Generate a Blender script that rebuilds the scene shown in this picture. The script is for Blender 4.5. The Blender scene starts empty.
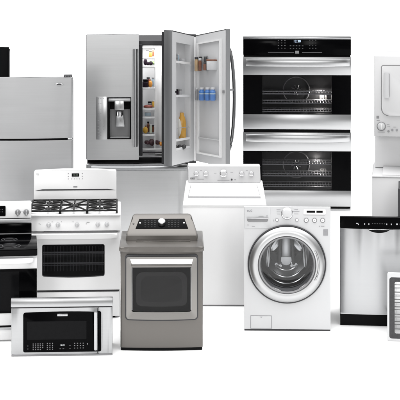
import bpy, bmesh, math, random
from mathutils import Vector, Matrix
random.seed(7)
S = bpy.context.scene
C = S.collection

# ------------------------------------------------------------------ camera
H = 3.42          # camera height (m)
FP = 1700.0       # focal length in 1/400ths of the picture width
HZ = -100.0       # level of the horizon, in the same units from the picture's top
cam = bpy.data.cameras.new('camera')
co = bpy.data.objects.new('camera', cam)
C.objects.link(co)
co.location = (0, 0, H)
co.rotation_euler = (math.radians(90), 0, 0)
cam.sensor_width = 36
cam.lens = FP / 400 * 36
cam.shift_y = (HZ - 200) / 400
cam.clip_start = 0.5
cam.clip_end = 1000
S.camera = co

# ------------------------------------------------------------------ light
S.view_settings.view_transform = 'Standard'
S.view_settings.look = 'None'
S.view_settings.exposure = 0
S.view_settings.gamma = 1
W = bpy.data.worlds.new('World')
S.world = W
W.use_nodes = True
wn, wl = W.node_tree.nodes, W.node_tree.links
bg = wn['Background']
tc = wn.new('ShaderNodeTexCoord')
sx = wn.new('ShaderNodeSeparateXYZ')
mr = wn.new('ShaderNodeMapRange')          # bright studio ceiling, dim towards the studio's walls
mr.inputs['From Min'].default_value = 0.0
mr.inputs['From Max'].default_value = 1.0
mr.inputs['To Min'].default_value = 0.12
mr.inputs['To Max'].default_value = 5.3
wl.new(tc.outputs['Generated'], sx.inputs[0])
pw = wn.new('ShaderNodeMath')
pw.operation = 'POWER'
pw.use_clamp = True
pw.inputs[1].default_value = 2.6
wl.new(sx.outputs['Z'], pw.inputs[0])
wl.new(pw.outputs[0], mr.inputs['Value'])
bg.inputs['Color'].default_value = (1.0, 1.0, 1.0, 1)
wl.new(mr.outputs[0], bg.inputs['Strength'])


def softbox(name, loc, target, sx_, sy_, power):
    l = bpy.data.lights.new(name, 'AREA')
    l.shape = 'RECTANGLE'
    l.size, l.size_y, l.energy = sx_, sy_, power
    l.color = (1, 0.995, 0.985)
    o = bpy.data.objects.new(name, l)
    C.objects.link(o)
    o.location = loc
    o.rotation_euler = (Vector(target) - Vector(loc)).to_track_quat('-Z', 'Y').to_euler()


softbox('softbox_left', (-3.0, 2.0, 3.6), (-1, 14, 0.8), 1.6, 3.5, 260)
softbox('softbox_right', (2.6, 2.0, 4.0), (1, 14, 0.8), 1.4, 3.5, 210)

S.cycles.use_denoising = True
S.cycles.max_bounces = 10
S.cycles.transparent_max_bounces = 12


# ------------------------------------------------------------------ materials
def new_mat(name):
    m = bpy.data.materials.new(name)
    m.use_nodes = True
    nt = m.node_tree
    return m, nt, nt.nodes['Principled BSDF']


def noise_of(nt, scale, stretch=(1, 1, 1), detail=3):
    tc = nt.nodes.new('ShaderNodeTexCoord')
    mp = nt.nodes.new('ShaderNodeMapping')
    mp.inputs['Scale'].default_value = stretch
    nz = nt.nodes.new('ShaderNodeTexNoise')
    nz.inputs['Scale'].default_value = scale
    nz.inputs['Detail'].default_value = detail
    nt.links.new(tc.outputs['Object'], mp.inputs['Vector'])
    nt.links.new(mp.outputs[0], nz.inputs['Vector'])
    return nz


def ramp(nt, src, a, b):
    r = nt.nodes.new('ShaderNodeMapRange')
    r.inputs['From Min'].default_value = 0.3
    r.inputs['From Max'].default_value = 0.7
    r.inputs['To Min'].default_value = a
    r.inputs['To Max'].default_value = b
    nt.links.new(src.outputs[0], r.inputs['Value'])
    return r


def colour_var(nt, p, src, col, amt):
    mx = nt.nodes.new('ShaderNodeMix')
    mx.data_type = 'RGBA'
    mx.inputs[6].default_value = (*[c * (1 - amt) for c in col], 1)
    mx.inputs[7].default_value = (*[min(1, c * (1 + amt)) for c in col], 1)
    nt.links.new(src.outputs[0], mx.inputs[0])
    nt.links.new(mx.outputs[2], p.inputs['Base Color'])


def paint(name, col, rough=0.35, spec=0.5, var=0.015, scale=6.0, coat=0.0):
    m, nt, p = new_mat(name)
    nz = noise_of(nt, scale)
    colour_var(nt, p, nz, col, var)
    r = ramp(nt, nz, rough * 0.9, rough * 1.1)
    nt.links.new(r.outputs[0], p.inputs['Roughness'])
    p.inputs['Specular IOR Level'].default_value = spec
    p.inputs['Coat Weight'].default_value = coat
    return m


def steel(name, col, rough=0.33, grain=(1.2, 1.2, 140), var=0.03, aniso=0.7):
    """brushed sheet: fine grain along one axis"""
    m, nt, p = new_mat(name)
    nz = noise_of(nt, 1.0, grain, 2)
    colour_var(nt, p, nz, col, var)
    p.inputs['Metallic'].default_value = 1.0
    r = ramp(nt, nz, rough * 0.96, rough * 1.04)
    nt.links.new(r.outputs[0], p.inputs['Roughness'])
    tg = nt.nodes.new('ShaderNodeTangent')
    tg.direction_type = 'RADIAL'
    tg.axis = 'Z'
    nt.links.new(tg.outputs[0], p.inputs['Tangent'])
    p.inputs['Anisotropic'].default_value = aniso
    return m


def tinted_glass(name, tint, gloss=0.04):
    m, nt, p = new_mat(name)
    nt.nodes.remove(p)
    out = nt.nodes['Material Output']
    tr = nt.nodes.new('ShaderNodeBsdfTransparent')
    tr.inputs['Color'].default_value = (*tint, 1)
    gl = nt.nodes.new('ShaderNodeBsdfGlossy')
    nz = noise_of(nt, 4.0)
    r = ramp(nt, nz, 0.03, 0.06)
    nt.links.new(r.outputs[0], gl.inputs['Roughness'])
    gl.inputs['Color'].default_value = (1, 1, 1, 1)
    mx = nt.nodes.new('ShaderNodeMixShader')
    mx.inputs[0].default_value = gloss
    nt.links.new(tr.outputs[0], mx.inputs[1])
    nt.links.new(gl.outputs[0], mx.inputs[2])
    nt.links.new(mx.outputs[0], out.inputs['Surface'])
    return m


def lit(name, col, strength):
    m, nt, p = new_mat(name)
    nz = noise_of(nt, 3.0)
    colour_var(nt, p, nz, col, 0.02)
    p.inputs['Emission Color'].default_value = (*col, 1)
    p.inputs['Emission Strength'].default_value = strength
    return m


WHITE = paint('white_enamel', (0.70, 0.70, 0.702), 0.32, 0.4)
LWHITE = paint('soft_white_enamel', (0.58, 0.58, 0.585), 0.35, 0.4)
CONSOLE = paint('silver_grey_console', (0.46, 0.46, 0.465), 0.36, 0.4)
WHITE_PL = paint('white_plastic', (0.50, 0.503, 0.51), 0.45, 0.4)
OFFWHITE = paint('pale_grey_panel', (0.66, 0.66, 0.665), 0.4, 0.4)
PRINT = paint('grey_print', (0.28, 0.28, 0.29), 0.6, 0.2)
PALEPRINT = paint('pale_print', (0.27, 0.27, 0.28), 0.6, 0.2)
GREY = paint('mid_grey_plastic', (0.22, 0.22, 0.225), 0.45, 0.3)
DGREY = paint('dark_grey_plastic', (0.045, 0.045, 0.048), 0.45, 0.25)
BLACK = paint('black_plastic', (0.003, 0.003, 0.0033), 0.45, 0.06)
BLACKG = paint('black_gloss', (0.0015, 0.0015, 0.0018), 0.12, 0.03)
IRON = paint('cast_iron', (0.009, 0.009, 0.009), 0.55, 0.2, 0.2, 40)
ENAMEL = paint('dark_enamel', (0.045, 0.045, 0.046), 0.35, 0.3, 0.25, 30)
GASKET = paint('dark_gasket', (0.02, 0.02, 0.022), 0.6, 0.15)
KEYTXT = paint('keypad_print', (0.42, 0.42, 0.44), 0.6, 0.2)
DIMTXT = paint('dim_keypad_print', (0.11, 0.11, 0.115), 0.6, 0.2)
STEEL = steel('stainless_steel', (0.47, 0.474, 0.48), 0.32, (2.0, 2.0, 100), 0.045)
STEELV = steel('stainless_steel_upright_grain', (0.60, 0.605, 0.61), 0.34, (2.0, 2.0, 100), 0.045, 0.6)
STEELD = steel('dull_stainless_steel', (0.48, 0.483, 0.49), 0.38, (2.0, 2.0, 100), 0.045, 0.5)
STEELB = steel('bright_stainless_steel', (0.42, 0.424, 0.43), 0.28, (2, 2, 2), 0.01, 0.0)
STEELE = steel('edge_stainless_steel', (0.26, 0.264, 0.27), 0.4, (40, 40, 1.2), 0.02, 0.2)
CHROME = steel('chrome', (0.78, 0.78, 0.79), 0.10, (2, 2, 2), 0.01, 0.0)
WIRE = steel('rack_wire', (0.70, 0.70, 0.71), 0.38, (3, 3, 3), 0.02, 0.0)
GRAPH = paint('graphite_enamel', (0.112, 0.104, 0.096), 0.30, 0.5, 0.03, 3, 0.15)
GRAPH.node_tree.nodes['Principled BSDF'].inputs['Metallic'].default_value = 0.45
GRAPHL = steel('graphite_bezel', (0.22, 0.213, 0.203), 0.32, (1.0, 1.0, 45), 0.02, 0.3)
RING = steel('silver_door_ring', (0.46, 0.463, 0.466), 0.36, (3, 3, 3), 0.02, 0.0)
DRUM = steel('drum_steel', (0.30, 0.30, 0.302), 0.20, (8, 8, 8), 0.10, 0.0)
STEELM = steel('microwave_steel', (0.37, 0.373, 0.378), 0.34, (2.0, 2.0, 100), 0.045, 0.6)
GLASS = tinted_glass('oven_glass', (0.55, 0.55, 0.56), 0.008)
GLASSD = tinted_glass('dark_oven_glass', (0.72, 0.72, 0.72), 0.008)
GLASSB = tinted_glass('washer_bowl_glass', (0.74, 0.75, 0.76), 0.035)
CLEAR = tinted_glass('clear_plastic', (0.985, 0.987, 0.99), 0.025)
LAMP = lit('oven_lamp_glow', (0.8, 0.78, 0.74), 0.55)
DIGITS = lit('display_digits', (0.55, 0.68, 0.9), 0.55)
LED = lit('led_white', (1, 1, 1), 1.3)
LEDBAR = lit('fridge_lamp', (1, 1, 1), 3.0)
FLOORM = paint('white_studio_floor', (0.90, 0.90, 0.90), 0.6, 0.2, 0.004, 0.7)


# ------------------------------------------------------------------ mesh building
class B:
    def __init__(s):
        s.bm = bmesh.new()

    def _bevel(s, vs, bev, seg=2):
        if bev > 0:
            es = {e for v in vs for e in v.link_edges}
            bmesh.ops.bevel(s.bm, geom=list(es), offset=bev, segments=seg, profile=0.5, affect='EDGES', clamp_overlap=True)

    def hexa(s, p, bev=0.0, seg=2):
        """8 points: front 4 (x0z0, x1z0, x1z1, x0z1) then back 4"""
        v = [s.bm.verts.new(q) for q in p]
        for f in ((0, 1, 2, 3), (7, 6, 5, 4), (0, 4, 5, 1), (1, 5, 6, 2), (2, 6, 7, 3), (3, 7, 4, 0)):
            s.bm.faces.new([v[i] for i in f])
        s._bevel(v, bev, seg)
        return s

    def box(s, x0, x1, y0, y1, z0, z1, bev=0.0, seg=2):
        x0, x1 = min(x0, x1), max(x0, x1)
        z0, z1 = min(z0, z1), max(z0, z1)
        return s.hexa([(x0, y0, z0), (x1, y0, z0), (x1, y0, z1), (x0, y0, z1), (x0, y1, z0), (x1, y1, z0), (x1, y1, z1), (x0, y1, z1)], bev, seg)

    def prism(s, pts, y0, y1, bev=0.0, taper=None):
        """outline in x,z pushed from y0 (front) to y1"""
        a = [s.bm.verts.new((x, y0, z)) for x, z in pts]
        b = [s.bm.verts.new((x, y1, z)) for x, z in pts]
        n = len(pts)
        s.bm.faces.new(a)
        s.bm.faces.new(b[::-1])
        for i in range(n):
            s.bm.faces.new((a[i], b[i], b[(i + 1) % n], a[(i + 1) % n]))
        if bev > 0:
            es = [e for e in s.bm.edges if e.verts[0] in set(a) and e.verts[1] in set(a)]
            bmesh.ops.bevel(s.bm, geom=es, offset=bev, segments=2, profile=0.5, affect='EDGES', clamp_overlap=True)
        return s

    def plan(s, pts, z0, z1, bev=0.0):
        """outline in x,y raised from z0 to z1"""
        z0, z1 = min(z0, z1), max(z0, z1)
        a = [s.bm.verts.new((x, y, z0)) for x, y in pts]
        b = [s.bm.verts.new((x, y, z1)) for x, y in pts]
        n = len(pts)
        s.bm.faces.new(a[::-1])
        s.bm.faces.new(b)
        for i in range(n):
            s.bm.faces.new((a[i], a[(i + 1) % n], b[(i + 1) % n], b[i]))
        if bev > 0:
            sa, sb = set(a), set(b)
            es = [e for e in s.bm.edges if (e.verts[0] in sa and e.verts[1] in sa) or (e.verts[0] in sb and e.verts[1] in sb)]
            bmesh.ops.bevel(s.bm, geom=es, offset=bev, segments=3, profile=0.5, affect='EDGES', clamp_overlap=True)
        return s

    def slab(s, x0, x1, y0, y1, z0, z1, bulge=0.0, rc=0.008, bev=0.004):
        """upright slab whose front (y0 at the edges) swells towards the viewer by bulge"""
        x0, x1 = min(x0, x1), max(x0, x1)
        pts = []
        N = 20
        for k in range(4):                                     # left front corner
            a = math.pi + k / 3 * math.pi / 2
            pts.append((x0 + rc + rc * math.cos(a), y0 + rc + rc * math.sin(a)))
        for k in range(1, N):
            u = k / N
            x = x0 + rc + (x1 - x0 - 2 * rc) * u
            pts.append((x, y0 - bulge * (1 - (2 * u - 1) ** 2)))
        for k in range(4):
            a = 1.5 * math.pi + k / 3 * math.pi / 2
            pts.append((x1 - rc + rc * math.cos(a), y0 + rc + rc * math.sin(a)))
        pts += [(x1, y1), (x0, y1)]
        return s.plan(pts, z0, z1, bev)

    def ring(s, outer, inner, y0, y1, y0i=None):
        """frame between two outlines with the same number of points; y0i: inner front depth"""
        y0i = y0 if y0i is None else y0i
        n = len(outer)
        of = [s.bm.verts.new((x, y0, z)) for x, z in outer]
        ob = [s.bm.verts.new((x, y1, z)) for x, z in outer]
        jf = [s.bm.verts.new((x, y0i, z)) for x, z in inner]
        jb = [s.bm.verts.new((x, y1, z)) for x, z in inner]
        for i in range(n):
            k = (i + 1) % n
            s.bm.faces.new((of[i], of[k], jf[k], jf[i]))
            s.bm.faces.new((ob[k], ob[i], jb[i], jb[k]))
            s.bm.faces.new((of[k], of[i], ob[i], ob[k]))
            s.bm.faces.new((jf[i], jf[k], jb[k], jb[i]))
        return s

    def lathe(s, cx, cy, cz, prof, n=32, axis='Y', tilt=None):
        """prof: (radius, distance along axis); radius 0 closes the end"""
        rows = []
        start = len(s.bm.verts)
        made = []
        for r, h in prof:
            if r <= 1e-6:
                q = [(0, 0, h)]
            else:
                q = [(r * math.cos(2 * math.pi * k / n), r * math.sin(2 * math.pi * k / n), h) for k in range(n)]
            row = []
            for a, b, c in q:
                if axis == 'Y':
                    p = Vector((a, c, b))
                elif axis == 'Z':
                    p = Vector((a, b, c))
                else:
                    p = Vector((c, a, b))
                if tilt:
                    p = Matrix.Rotation(tilt, 3, 'X') @ p
                v = s.bm.verts.new((p.x + cx, p.y + cy, p.z + cz))
                row.append(v)
            rows.append(row)
        for A, Bq in zip(rows[:-1], rows[1:]):
            if len(A) == 1 and len(Bq) == 1:
                continue
            for k in range(n):
                j = (k + 1) % n
                if len(A) == 1:
                    s.bm.faces.new((A[0], Bq[k], Bq[j]))
                elif len(Bq) == 1:
                    s.bm.faces.new((A[k], A[j], Bq[0]))
                else:
                    s.bm.faces.new((A[k], A[j], Bq[j], Bq[k]))
        return s

    def tube(s, pts, r, n=8, closed=False, flat=1.0):
        pts = [Vector(p) for p in pts]
        m = len(pts)
        rings = []
        for i, p in enumerate(pts):
            if closed:
                t = pts[(i + 1) % m] - pts[i - 1]
            else:
                t = pts[min(i + 1, m - 1)] - pts[max(i - 1, 0)]
            t.normalize()
            up = Vector((0, 0, 1)) if abs(t.z) < 0.95 else Vector((0, 1, 0))
            a = t.cross(up).normalized()
            b = a.cross(t).normalized()
            rings.append([s.bm.verts.new(p + a * (r * math.cos(2 * math.pi * k / n)) + b * (r * flat * math.sin(2 * math.pi * k / n))) for k in range(n)])
        for i in range(m if closed else m - 1):
            A, D = rings[i], rings[(i + 1) % m]
            for k in range(n):
                s.bm.faces.new((A[k], A[(k + 1) % n], D[(k + 1) % n], D[k]))
        if not closed:
            s.bm.faces.new(rings[0][::-1])
            s.bm.faces.new(rings[-1])
        return s

    def loft(s, prof, bev=0.0):
        """cross-section (y, z, half width) swept across x, closed by two side faces"""
        L = [s.bm.verts.new((-w, y, z)) for y, z, w in prof]
        R = [s.bm.verts.new((w, y, z)) for y, z, w in prof]
        n = len(prof)
        for i in range(n):
            k = (i + 1) % n
            s.bm.faces.new((L[i], L[k], R[k], R[i]))
        s.bm.faces.new(L)
        s.bm.faces.new(R[::-1])
        if bev > 0:
            sl, sr = set(L), set(R)
            es = [e for e in s.bm.edges if (e.verts[0] in sl and e.verts[1] in sl) or (e.verts[0] in sr and e.verts[1] in sr)]
            bmesh.ops.bevel(s.bm, geom=es, offset=bev, segments=3, profile=0.5, affect='EDGES', clamp_overlap=True)
        return s

    def ball(s, c, r, sub=2):
        m = bmesh.ops.create_icosphere(s.bm, subdivisions=sub, radius=1.0)
        rr_ = r if isinstance(r, (tuple, list)) else (r, r, r)
        for v in m['verts']:
            v.co = Vector((v.co.x * rr_[0] + c[0], v.co.y * rr_[1] + c[1], v.co.z * rr_[2] + c[2]))
        return s

    def to(s, name, mat, parent=None, smooth=True):
        bmesh.ops.recalc_face_normals(s.bm, faces=s.bm.faces[:])
        me = bpy.data.meshes.new(name)
        s.bm.to_mesh(me)
        s.bm.free()
        if smooth:
            me.shade_smooth()
            me.set_sharp_from_angle(angle=math.radians(32))
        me.materials.append(mat)
        o = bpy.data.objects.new(name, me)
        C.objects.link(o)
        if parent is not None:
            o.parent = parent.o if isinstance(parent, F) else parent
        return o


def rr(x0, x1, z0, z1, r=0.0, n=5, m=8, bt=0.0, bb=0.0):
    """rounded rectangle outline; r one radius or (tl, tr, br, bl); bt / bb swell the top / bottom edge"""
    x0, x1 = min(x0, x1), max(x0, x1)
    z0, z1 = min(z0, z1), max(z0, z1)
    tl, tr, br, bl = r if isinstance(r, (tuple, list)) else (r, r, r, r)
    tl, tr, br, bl = [max(q, 1e-4) for q in (tl, tr, br, bl)]
    corners = [((x0 + bl, z0 + bl), bl, math.pi), ((x1 - br, z0 + br), br, 1.5 * math.pi), ((x1 - tr, z1 - tr), tr, 0), ((x0 + tl, z1 - tl), tl, 0.5 * math.pi)]
    pts = []
    for i, ((cx, cz), q, a0) in enumerate(corners):
        arc = [(cx + q * math.cos(a0 + k / n * math.pi / 2), cz + q * math.sin(a0 + k / n * math.pi / 2)) for k in range(n + 1)]
        pts += arc
        (nx, nz), nq, na = corners[(i + 1) % 4]
        nxt = (nx + nq * math.cos(na), nz + nq * math.sin(na))
        for k in range(1, m):
            u = k / m
            pts.append((arc[-1][0] + (nxt[0] - arc[-1][0]) * u, arc[-1][1] + (nxt[1] - arc[-1][1]) * u))
    if bt or bb:
        xc, hw, zc = (x0 + x1) / 2, (x1 - x0) / 2, (z0 + z1) / 2
        out = []
        for x, z in pts:
            q = 1 - ((x - xc) / hw) ** 2
            out.append((x, z + (bt * q * min(1, (z - zc) / (z1 - zc)) if z > zc else -bb * q * min(1, (zc - z) / (zc - z0)))))
        pts = out
    return pts


class F:
    """a thing: an Empty at the front of its base, turned a little towards the camera"""

    def __init__(s, name, label, cat, cx, base, group=None, yaw=0.65):
        s.d = H * FP / (base - HZ)
        s.cx = cx
        a = math.atan((cx - 200) / FP)
        o = bpy.data.objects.new(name, None)
        o.empty_display_size = 0.2
        C.objects.link(o)
        o.location = ((cx - 200) / FP * s.d, s.d, 0)
        o.rotation_euler = (0, 0, -a * yaw)
        o['label'] = label
        o['category'] = cat
        if group:
            o['group'] = group
        s.o = o
        s.rot = -a * yaw

    def x(s, px, y=0.0):
        return (px - s.cx) * (s.d + y) / FP

    def z(s, row, y=0.0):
        return H - (row - HZ) * (s.d + y) / FP

    def k(s, px):
        return px * s.d / FP

    def world(s, p):
        q = Matrix.Rotation(s.rot, 3, 'Z') @ Vector(p)
        return q + s.o.location

    def fbox(s, px0, px1, r0, r1, y0, y1, bev=0.0, b=None):
        b = b or B()
        return b.box(s.x(px0, y0), s.x(px1, y0), y0, y1, s.z(r0, y0), s.z(r1, y0), bev)

    def frr(s, px0, px1, r0, r1, y, r=0.0, **kw):
        if isinstance(r, (tuple, list)):
            r = tuple(s.k(q) for q in r)
        else:
            r = s.k(r)
        for q in ('bt', 'bb'):
            if q in kw:
                kw[q] = s.k(kw[q])
        return rr(s.x(px0, y), s.x(px1, y), s.z(r0, y), s.z(r1, y), r, **kw)


def writing(name, text, size, loc, mat, parent, bold=0.0, align='CENTER', stretch=1.0):
    cu = bpy.data.curves.new(name, 'FONT')
    cu.body = text
    cu.size = size
    cu.align_x = align
    cu.align_y = 'CENTER'
    cu.extrude = 0.0008
    cu.offset = bold
    t = bpy.data.objects.new(name, cu)
    C.objects.link(t)
    dg = bpy.context.evaluated_depsgraph_get()
    me = bpy.data.meshes.new_from_object(t.evaluated_get(dg))
    bpy.data.objects.remove(t)
    me.transform(Matrix.Translation(loc) @ Matrix.Rotation(math.radians(90), 4, 'X') @ Matrix.Diagonal((stretch, 1, 1, 1)))
    me.materials.clear()
    me.materials.append(mat)
    o = bpy.data.objects.new(name, me)
    C.objects.link(o)
    o.parent = parent.o if isinstance(parent, F) else parent
    return o


def knob(f, px, row, y, r_px, depth, name, mat, parent=None, grip=None, n=32):
    r = f.k(r_px)
    x, z = f.x(px, y), f.z(row, y)
    b = B().lathe(x, y, z, [(0, -depth), (r * 0.72, -depth), (r * 0.86, -depth * 0.9), (r * 0.95, -depth * 0.3), (r, -depth * 0.12), (r, 0.0), (0, 0.0)], n)
    o = b.to(name, mat, parent or f)
    if grip:
        B().box(x - r * 0.16, x + r * 0.16, y - depth * 1.45, y - depth * 0.98, z - r * 0.7, z + r * 0.7, r * 0.06).to('grip', grip, o)
    return o


def marks(f, spots, y, mat, name, parent, w=1.2, h=0.5, th=0.0012):
    """small printed marks, one mesh"""
    b = B()
    for px, row, *wh in spots:
        ww, hh = (wh + [w, h])[:2] if len(wh) >= 2 else (w, h)
        b.box(f.x(px - ww / 2, y), f.x(px + ww / 2, y), y - th, y, f.z(row - hh / 2, y), f.z(row + hh / 2, y))
    return b.to(name, mat, parent, smooth=False)


# ------------------------------------------------------------------ the floor
Y_PAPER = 9.6
fl = B().hexa([(-120, Y_PAPER, -0.2), (120, Y_PAPER, -0.2), (120, Y_PAPER, 0), (-120, Y_PAPER, 0), (-120, 260, -0.2), (120, 260, -0.2), (120, 260, 0), (-120, 260, 0)]).to('floor', FLOORM)
gf = B().hexa([(-120, -60, -0.2), (120, -60, -0.2), (120, -60, -0.004), (-120, -60, -0.004), (-120, Y_PAPER - .002, -0.2), (120, Y_PAPER - .002, -0.2), (120, Y_PAPER - .002, -0.004), (-120, Y_PAPER - .002, -0.004)]).to('added_dark_floor', paint('added_floor_grey', (.16, .16, .16), .7, .2, .1, 1.0))  # unseen dark floor before the white one, added to cut bounce and deepen reflections
gf['kind'] = 'structure'
fl['kind'] = 'structure'

# ------------------------------------------------------------------ black refrigerator, far left
f = F('refrigerator', 'black refrigerator standing behind the silver top freezer one at upper left', 'refrigerator', -31, 259)
D = 0.72
f.fbox(-69, 8, 55, 258.5, 0.065, D, 0.006).to('cabinet', BLACK, f)
b = B().slab(f.x(-69.5), f.x(8.8), 0.0, 0.06, f.z(120), f.z(47.5), 0.012, 0.02, 0.012)
dr = b.to('freezer_door', BLACK, f)
B().tube([(f.x(-62), -0.02, f.z(118)), (f.x(-62), -0.06, f.z(114)), (f.x(-62), -0.06, f.z(84)), (f.x(-62), -0.02, f.z(80))], 0.012).to('handle', BLACK, dr)
b = B().slab(f.x(-69.5), f.x(8.8), 0.0, 0.06, f.z(256), f.z(121), 0.012, 0.02, 0.012)
dr = b.to('refrigerator_door', BLACK, f)
B().tube([(f.x(-62), -0.02, f.z(123)), (f.x(-62), -0.06, f.z(127)), (f.x(-62), -0.06, f.z(180)), (f.x(-62), -0.02, f.z(184))], 0.012).to('handle', BLACK, dr)

# ------------------------------------------------------------------ top freezer refrigerator
f = F('top_freezer_refrigerator', 'brushed silver top freezer refrigerator behind the white electric range, oval badge on its door', 'refrigerator', 30.5, 287)
D = 0.70
f.fbox(-11, 72.3, 87, 286, 0.075, D, 0.006).to('cabinet', GREY, f)
fz = B().slab(f.x(-12), f.x(72.6), 0.0, 0.07, f.z(138.3), f.z(77.6), 0.02, 0.012, 0.006).to('freezer_door', STEELD, f)
b = B().prism([(f.x(59, -.021) + f.k(4.2) * math.cos(a), f.z(85, -.021) + f.k(1.7) * math.sin(a)) for a in [2 * math.pi * k / 28 for k in range(28)]], -0.024, -0.012, 0.001)
bd = b.to('badge', STEELB, fz)
b = B().box(f.x(56.9, -.026), f.x(61.2, -.026), -0.0262, -0.0235, f.z(85.3, -.026), f.z(84.2, -.026))
b.to('badge_letters', DGREY, bd)
rf = B().slab(f.x(-12), f.x(72.6), 0.0, 0.07, f.z(285), f.z(140.3), 0.02, 0.012, 0.006).to('refrigerator_door', STEELD, f)
f.fbox(-11.5, 67.5, 138.3, 140.3, 0.012, 0.07).to('door_gap_seal', BLACK, f)
f.fbox(67.6, 72, 138.5, 140.1, 0.004, 0.06, 0.001).to('middle_hinge', STEELB, f)
b = f.fbox(63.8, 71.8, 75.6, 77.3, 0.0, 0.09, 0.003)
hc = b.to('hinge_cover', DGREY, f)
for px in (65.5, 68, 70.2):
    B().lathe(f.x(px), -0.001, f.z(76.4), [(0, -0.003), (f.k(.45), -0.003), (f.k(.45), 0.002), (0, 0.002)], 12).to('screw', GREY, hc)

# ------------------------------------------------------------------ french door refrigerator
f = F('french_door_refrigerator', 'stainless french door refrigerator with its right door swung open showing stocked shelves', 'refrigerator', 137, 252, yaw=0.8)
fr = f
D = 0.74
zt, zm, zb = f.z(41.0, .02), f.z(158.5, .02), f.z(161.8, .02)
xl, xr = f.x(87.2), f.x(187.6)
cab = B()
cab.box(xl, xl + 0.03, 0.02, D, 0.02, zt)
cab.box(xr - 0.03, xr, 0.02, D, 0.02, zt)
cab.box(xl + 0.03, xr - 0.03, 0.02, D, zt - 0.035, zt)
cab.box(xl + 0.03, xr - 0.03, 0.05, D, 0.02, zb)
cab.box(xl + 0.03, xr - 0.03, D - 0.03, D, zb, zt - 0.035)
cab.to('cabinet', DGREY, f)
f.fbox(88, 187, 158.0, 162.3, 0.0, 0.05, 0.002).to('door_gap_seal', BLACK, f)
ln = B()
e = 0.002
BY = 0.42
ln.box(xl + 0.03 + e, xr - 0.03 - e, BY, BY + 0.02, zb + e, zt - 0.04)
ln.box(xl + 0.03 + e, xl + 0.045, 0.03, BY, zb + e, zt - 0.04)
ln.box(xr - 0.045, xr - 0.03 - e, 0.03, BY, zb + e, zt - 0.04)
ln.box(xl + 0.046, xr - 0.046, 0.03, BY - e, zt - 0.055, zt - 0.04)
ln.box(xl + 0.046, xr - 0.046, 0.03, BY - e, zb + e, zb + 0.02)
liner = ln.to('liner', WHITE, f)
# wall behind the shelf columns, flat white panel at right
xs0, xs1 = f.x(120, .1), f.x(154.2, .1)
f.fbox(155.0, 168, 46, 154.5, 0.26, BY - 0.003, 0.004).to('air_duct_panel', WHITE, f)
lampo = f.fbox(142, 170, 46.8, 47.6, 0.10, 0.30, 0.003).to('ceiling_lamp', LEDBAR, f)
la = bpy.data.lights.new('refrigerator_lamp', 'AREA')     # the lamp in the refrigerator's ceiling
la.shape, la.size, la.size_y, la.energy = 'RECTANGLE', 0.5, 0.2, 4.2
lo_ = bpy.data.objects.new('refrigerator_lamp', la)
C.objects.link(lo_)
lo_.location = fr.world((f.x(150, .16), 0.15, f.z(49.5, .16)))
SHELF = {}
for row in (57.6, 66.4, 88.0, 108.8, 117.0, 134.6, 148.8):
    y0 = 0.10
    z = f.z(row, y0)
    xe = 154.6 if row < 140 else 165.5
    sh = B().box(f.x(118, y0), f.x(xe, y0), y0, BY - 0.004, z - 0.008, z, 0.002).to('shelf', CLEAR, f)
    B().box(f.x(118, y0), f.x(xe, y0), y0 - 0.012, y0 - 0.001, z - 0.014, z + 0.003, 0.002).to('shelf_trim', OFFWHITE, sh)
    SHELF[row] = z
f.fbox(142.6, 165, 152.0, 153.2, 0.03, 0.05, 0.001).to('crisper_rail', GASKET, f)
# pillars between the shelf bays
f.fbox(154.3, 155.3, 48, 150, 0.10, 0.12, 0.001).to('shelf_track', OFFWHITE, f)

# left door with the dispenser opening
yd = -0.075
ld = B().ring(f.frr(86.6, 138.9, 34.6, 159.8, yd, 0.8), f.frr(107.3, 131.4, 97.2, 139.2, yd, 0.4), yd, -0.003).to('left_door', STEELV, f)
f.fbox(85.9, 86.55, 35.2, 159.4, yd + 0.006, -0.004, 0.001).to('door_side_trim', STEELE, ld)
f.fbox(139.0, 142.6, 44.5, 156.0, -0.05, -0.004, 0.006).to('door_gasket', GASKET, ld)
f.fbox(96.2, 107.0, 96.5, 139.4, yd - 0.003, yd - 0.0002, 0.001).to('control_panel', STEELB, ld)
spots = []
for row in (98.2, 103.5, 109, 113.5, 120.5, 123, 126.5, 129.5, 132.5, 135.5):
    spots += [(98.6, row, 1.6, .5), (100.9, row, 1.2, .4)] + ([(103.6, row, 1.4, .4)] if row in (98.2, 123, 126.5, 129.5) else [])
marks(f, spots, yd - 0.0032, GREY, 'control_icons', ld)
disp = B()
yb = 0.015
disp.box(f.x(107.3, yd), f.x(131.4, yd), yb, yb + 0.01, f.z(139.2, yd), f.z(97.2, yd))
dispo = disp.to('dispenser_back', GREY, ld)
sw = B()
sw.ring(f.frr(107.5, 131.2, 97.4, 139.0, yd, 0.4), f.frr(109.8, 129.9, 99.2, 138.2, yd, 1.0), yd - 0.001, yb - 0.002)
sw.to('dispenser_surround', BLACK, ld)
B().hexa([(f.x(110.0, yd), -0.06, f.z(105.5, -.06)), (f.x(129.8, yd), -0.06, f.z(105.5, -.06)), (f.x(129.8, yd), -0.06, f.z(99.4, -.06)), (f.x(110.0, yd), -0.06, f.z(99.4, -.06)),
          (f.x(110.0, yd), yb - .003, f.z(110, -.06)), (f.x(129.8, yd), yb - .003, f.z(110, -.06)), (f.x(129.8, yd), yb - .003, f.z(99.4, -.06)), (f.x(110.0, yd), yb - .003, f.z(99.4, -.06))]).to('dispenser_canopy', BLACKG, ld)
f.fbox(108.6, 130.6, 98.4, 101.3, -0.0795, -0.062, 0.002).to('dispenser_visor', STEELD, ld)
f.fbox(114.6, 124.2, 100.6, 109.8, -0.092, -0.055, 0.004).to('spout_block', STEELB, ld)
nz = B()
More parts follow.
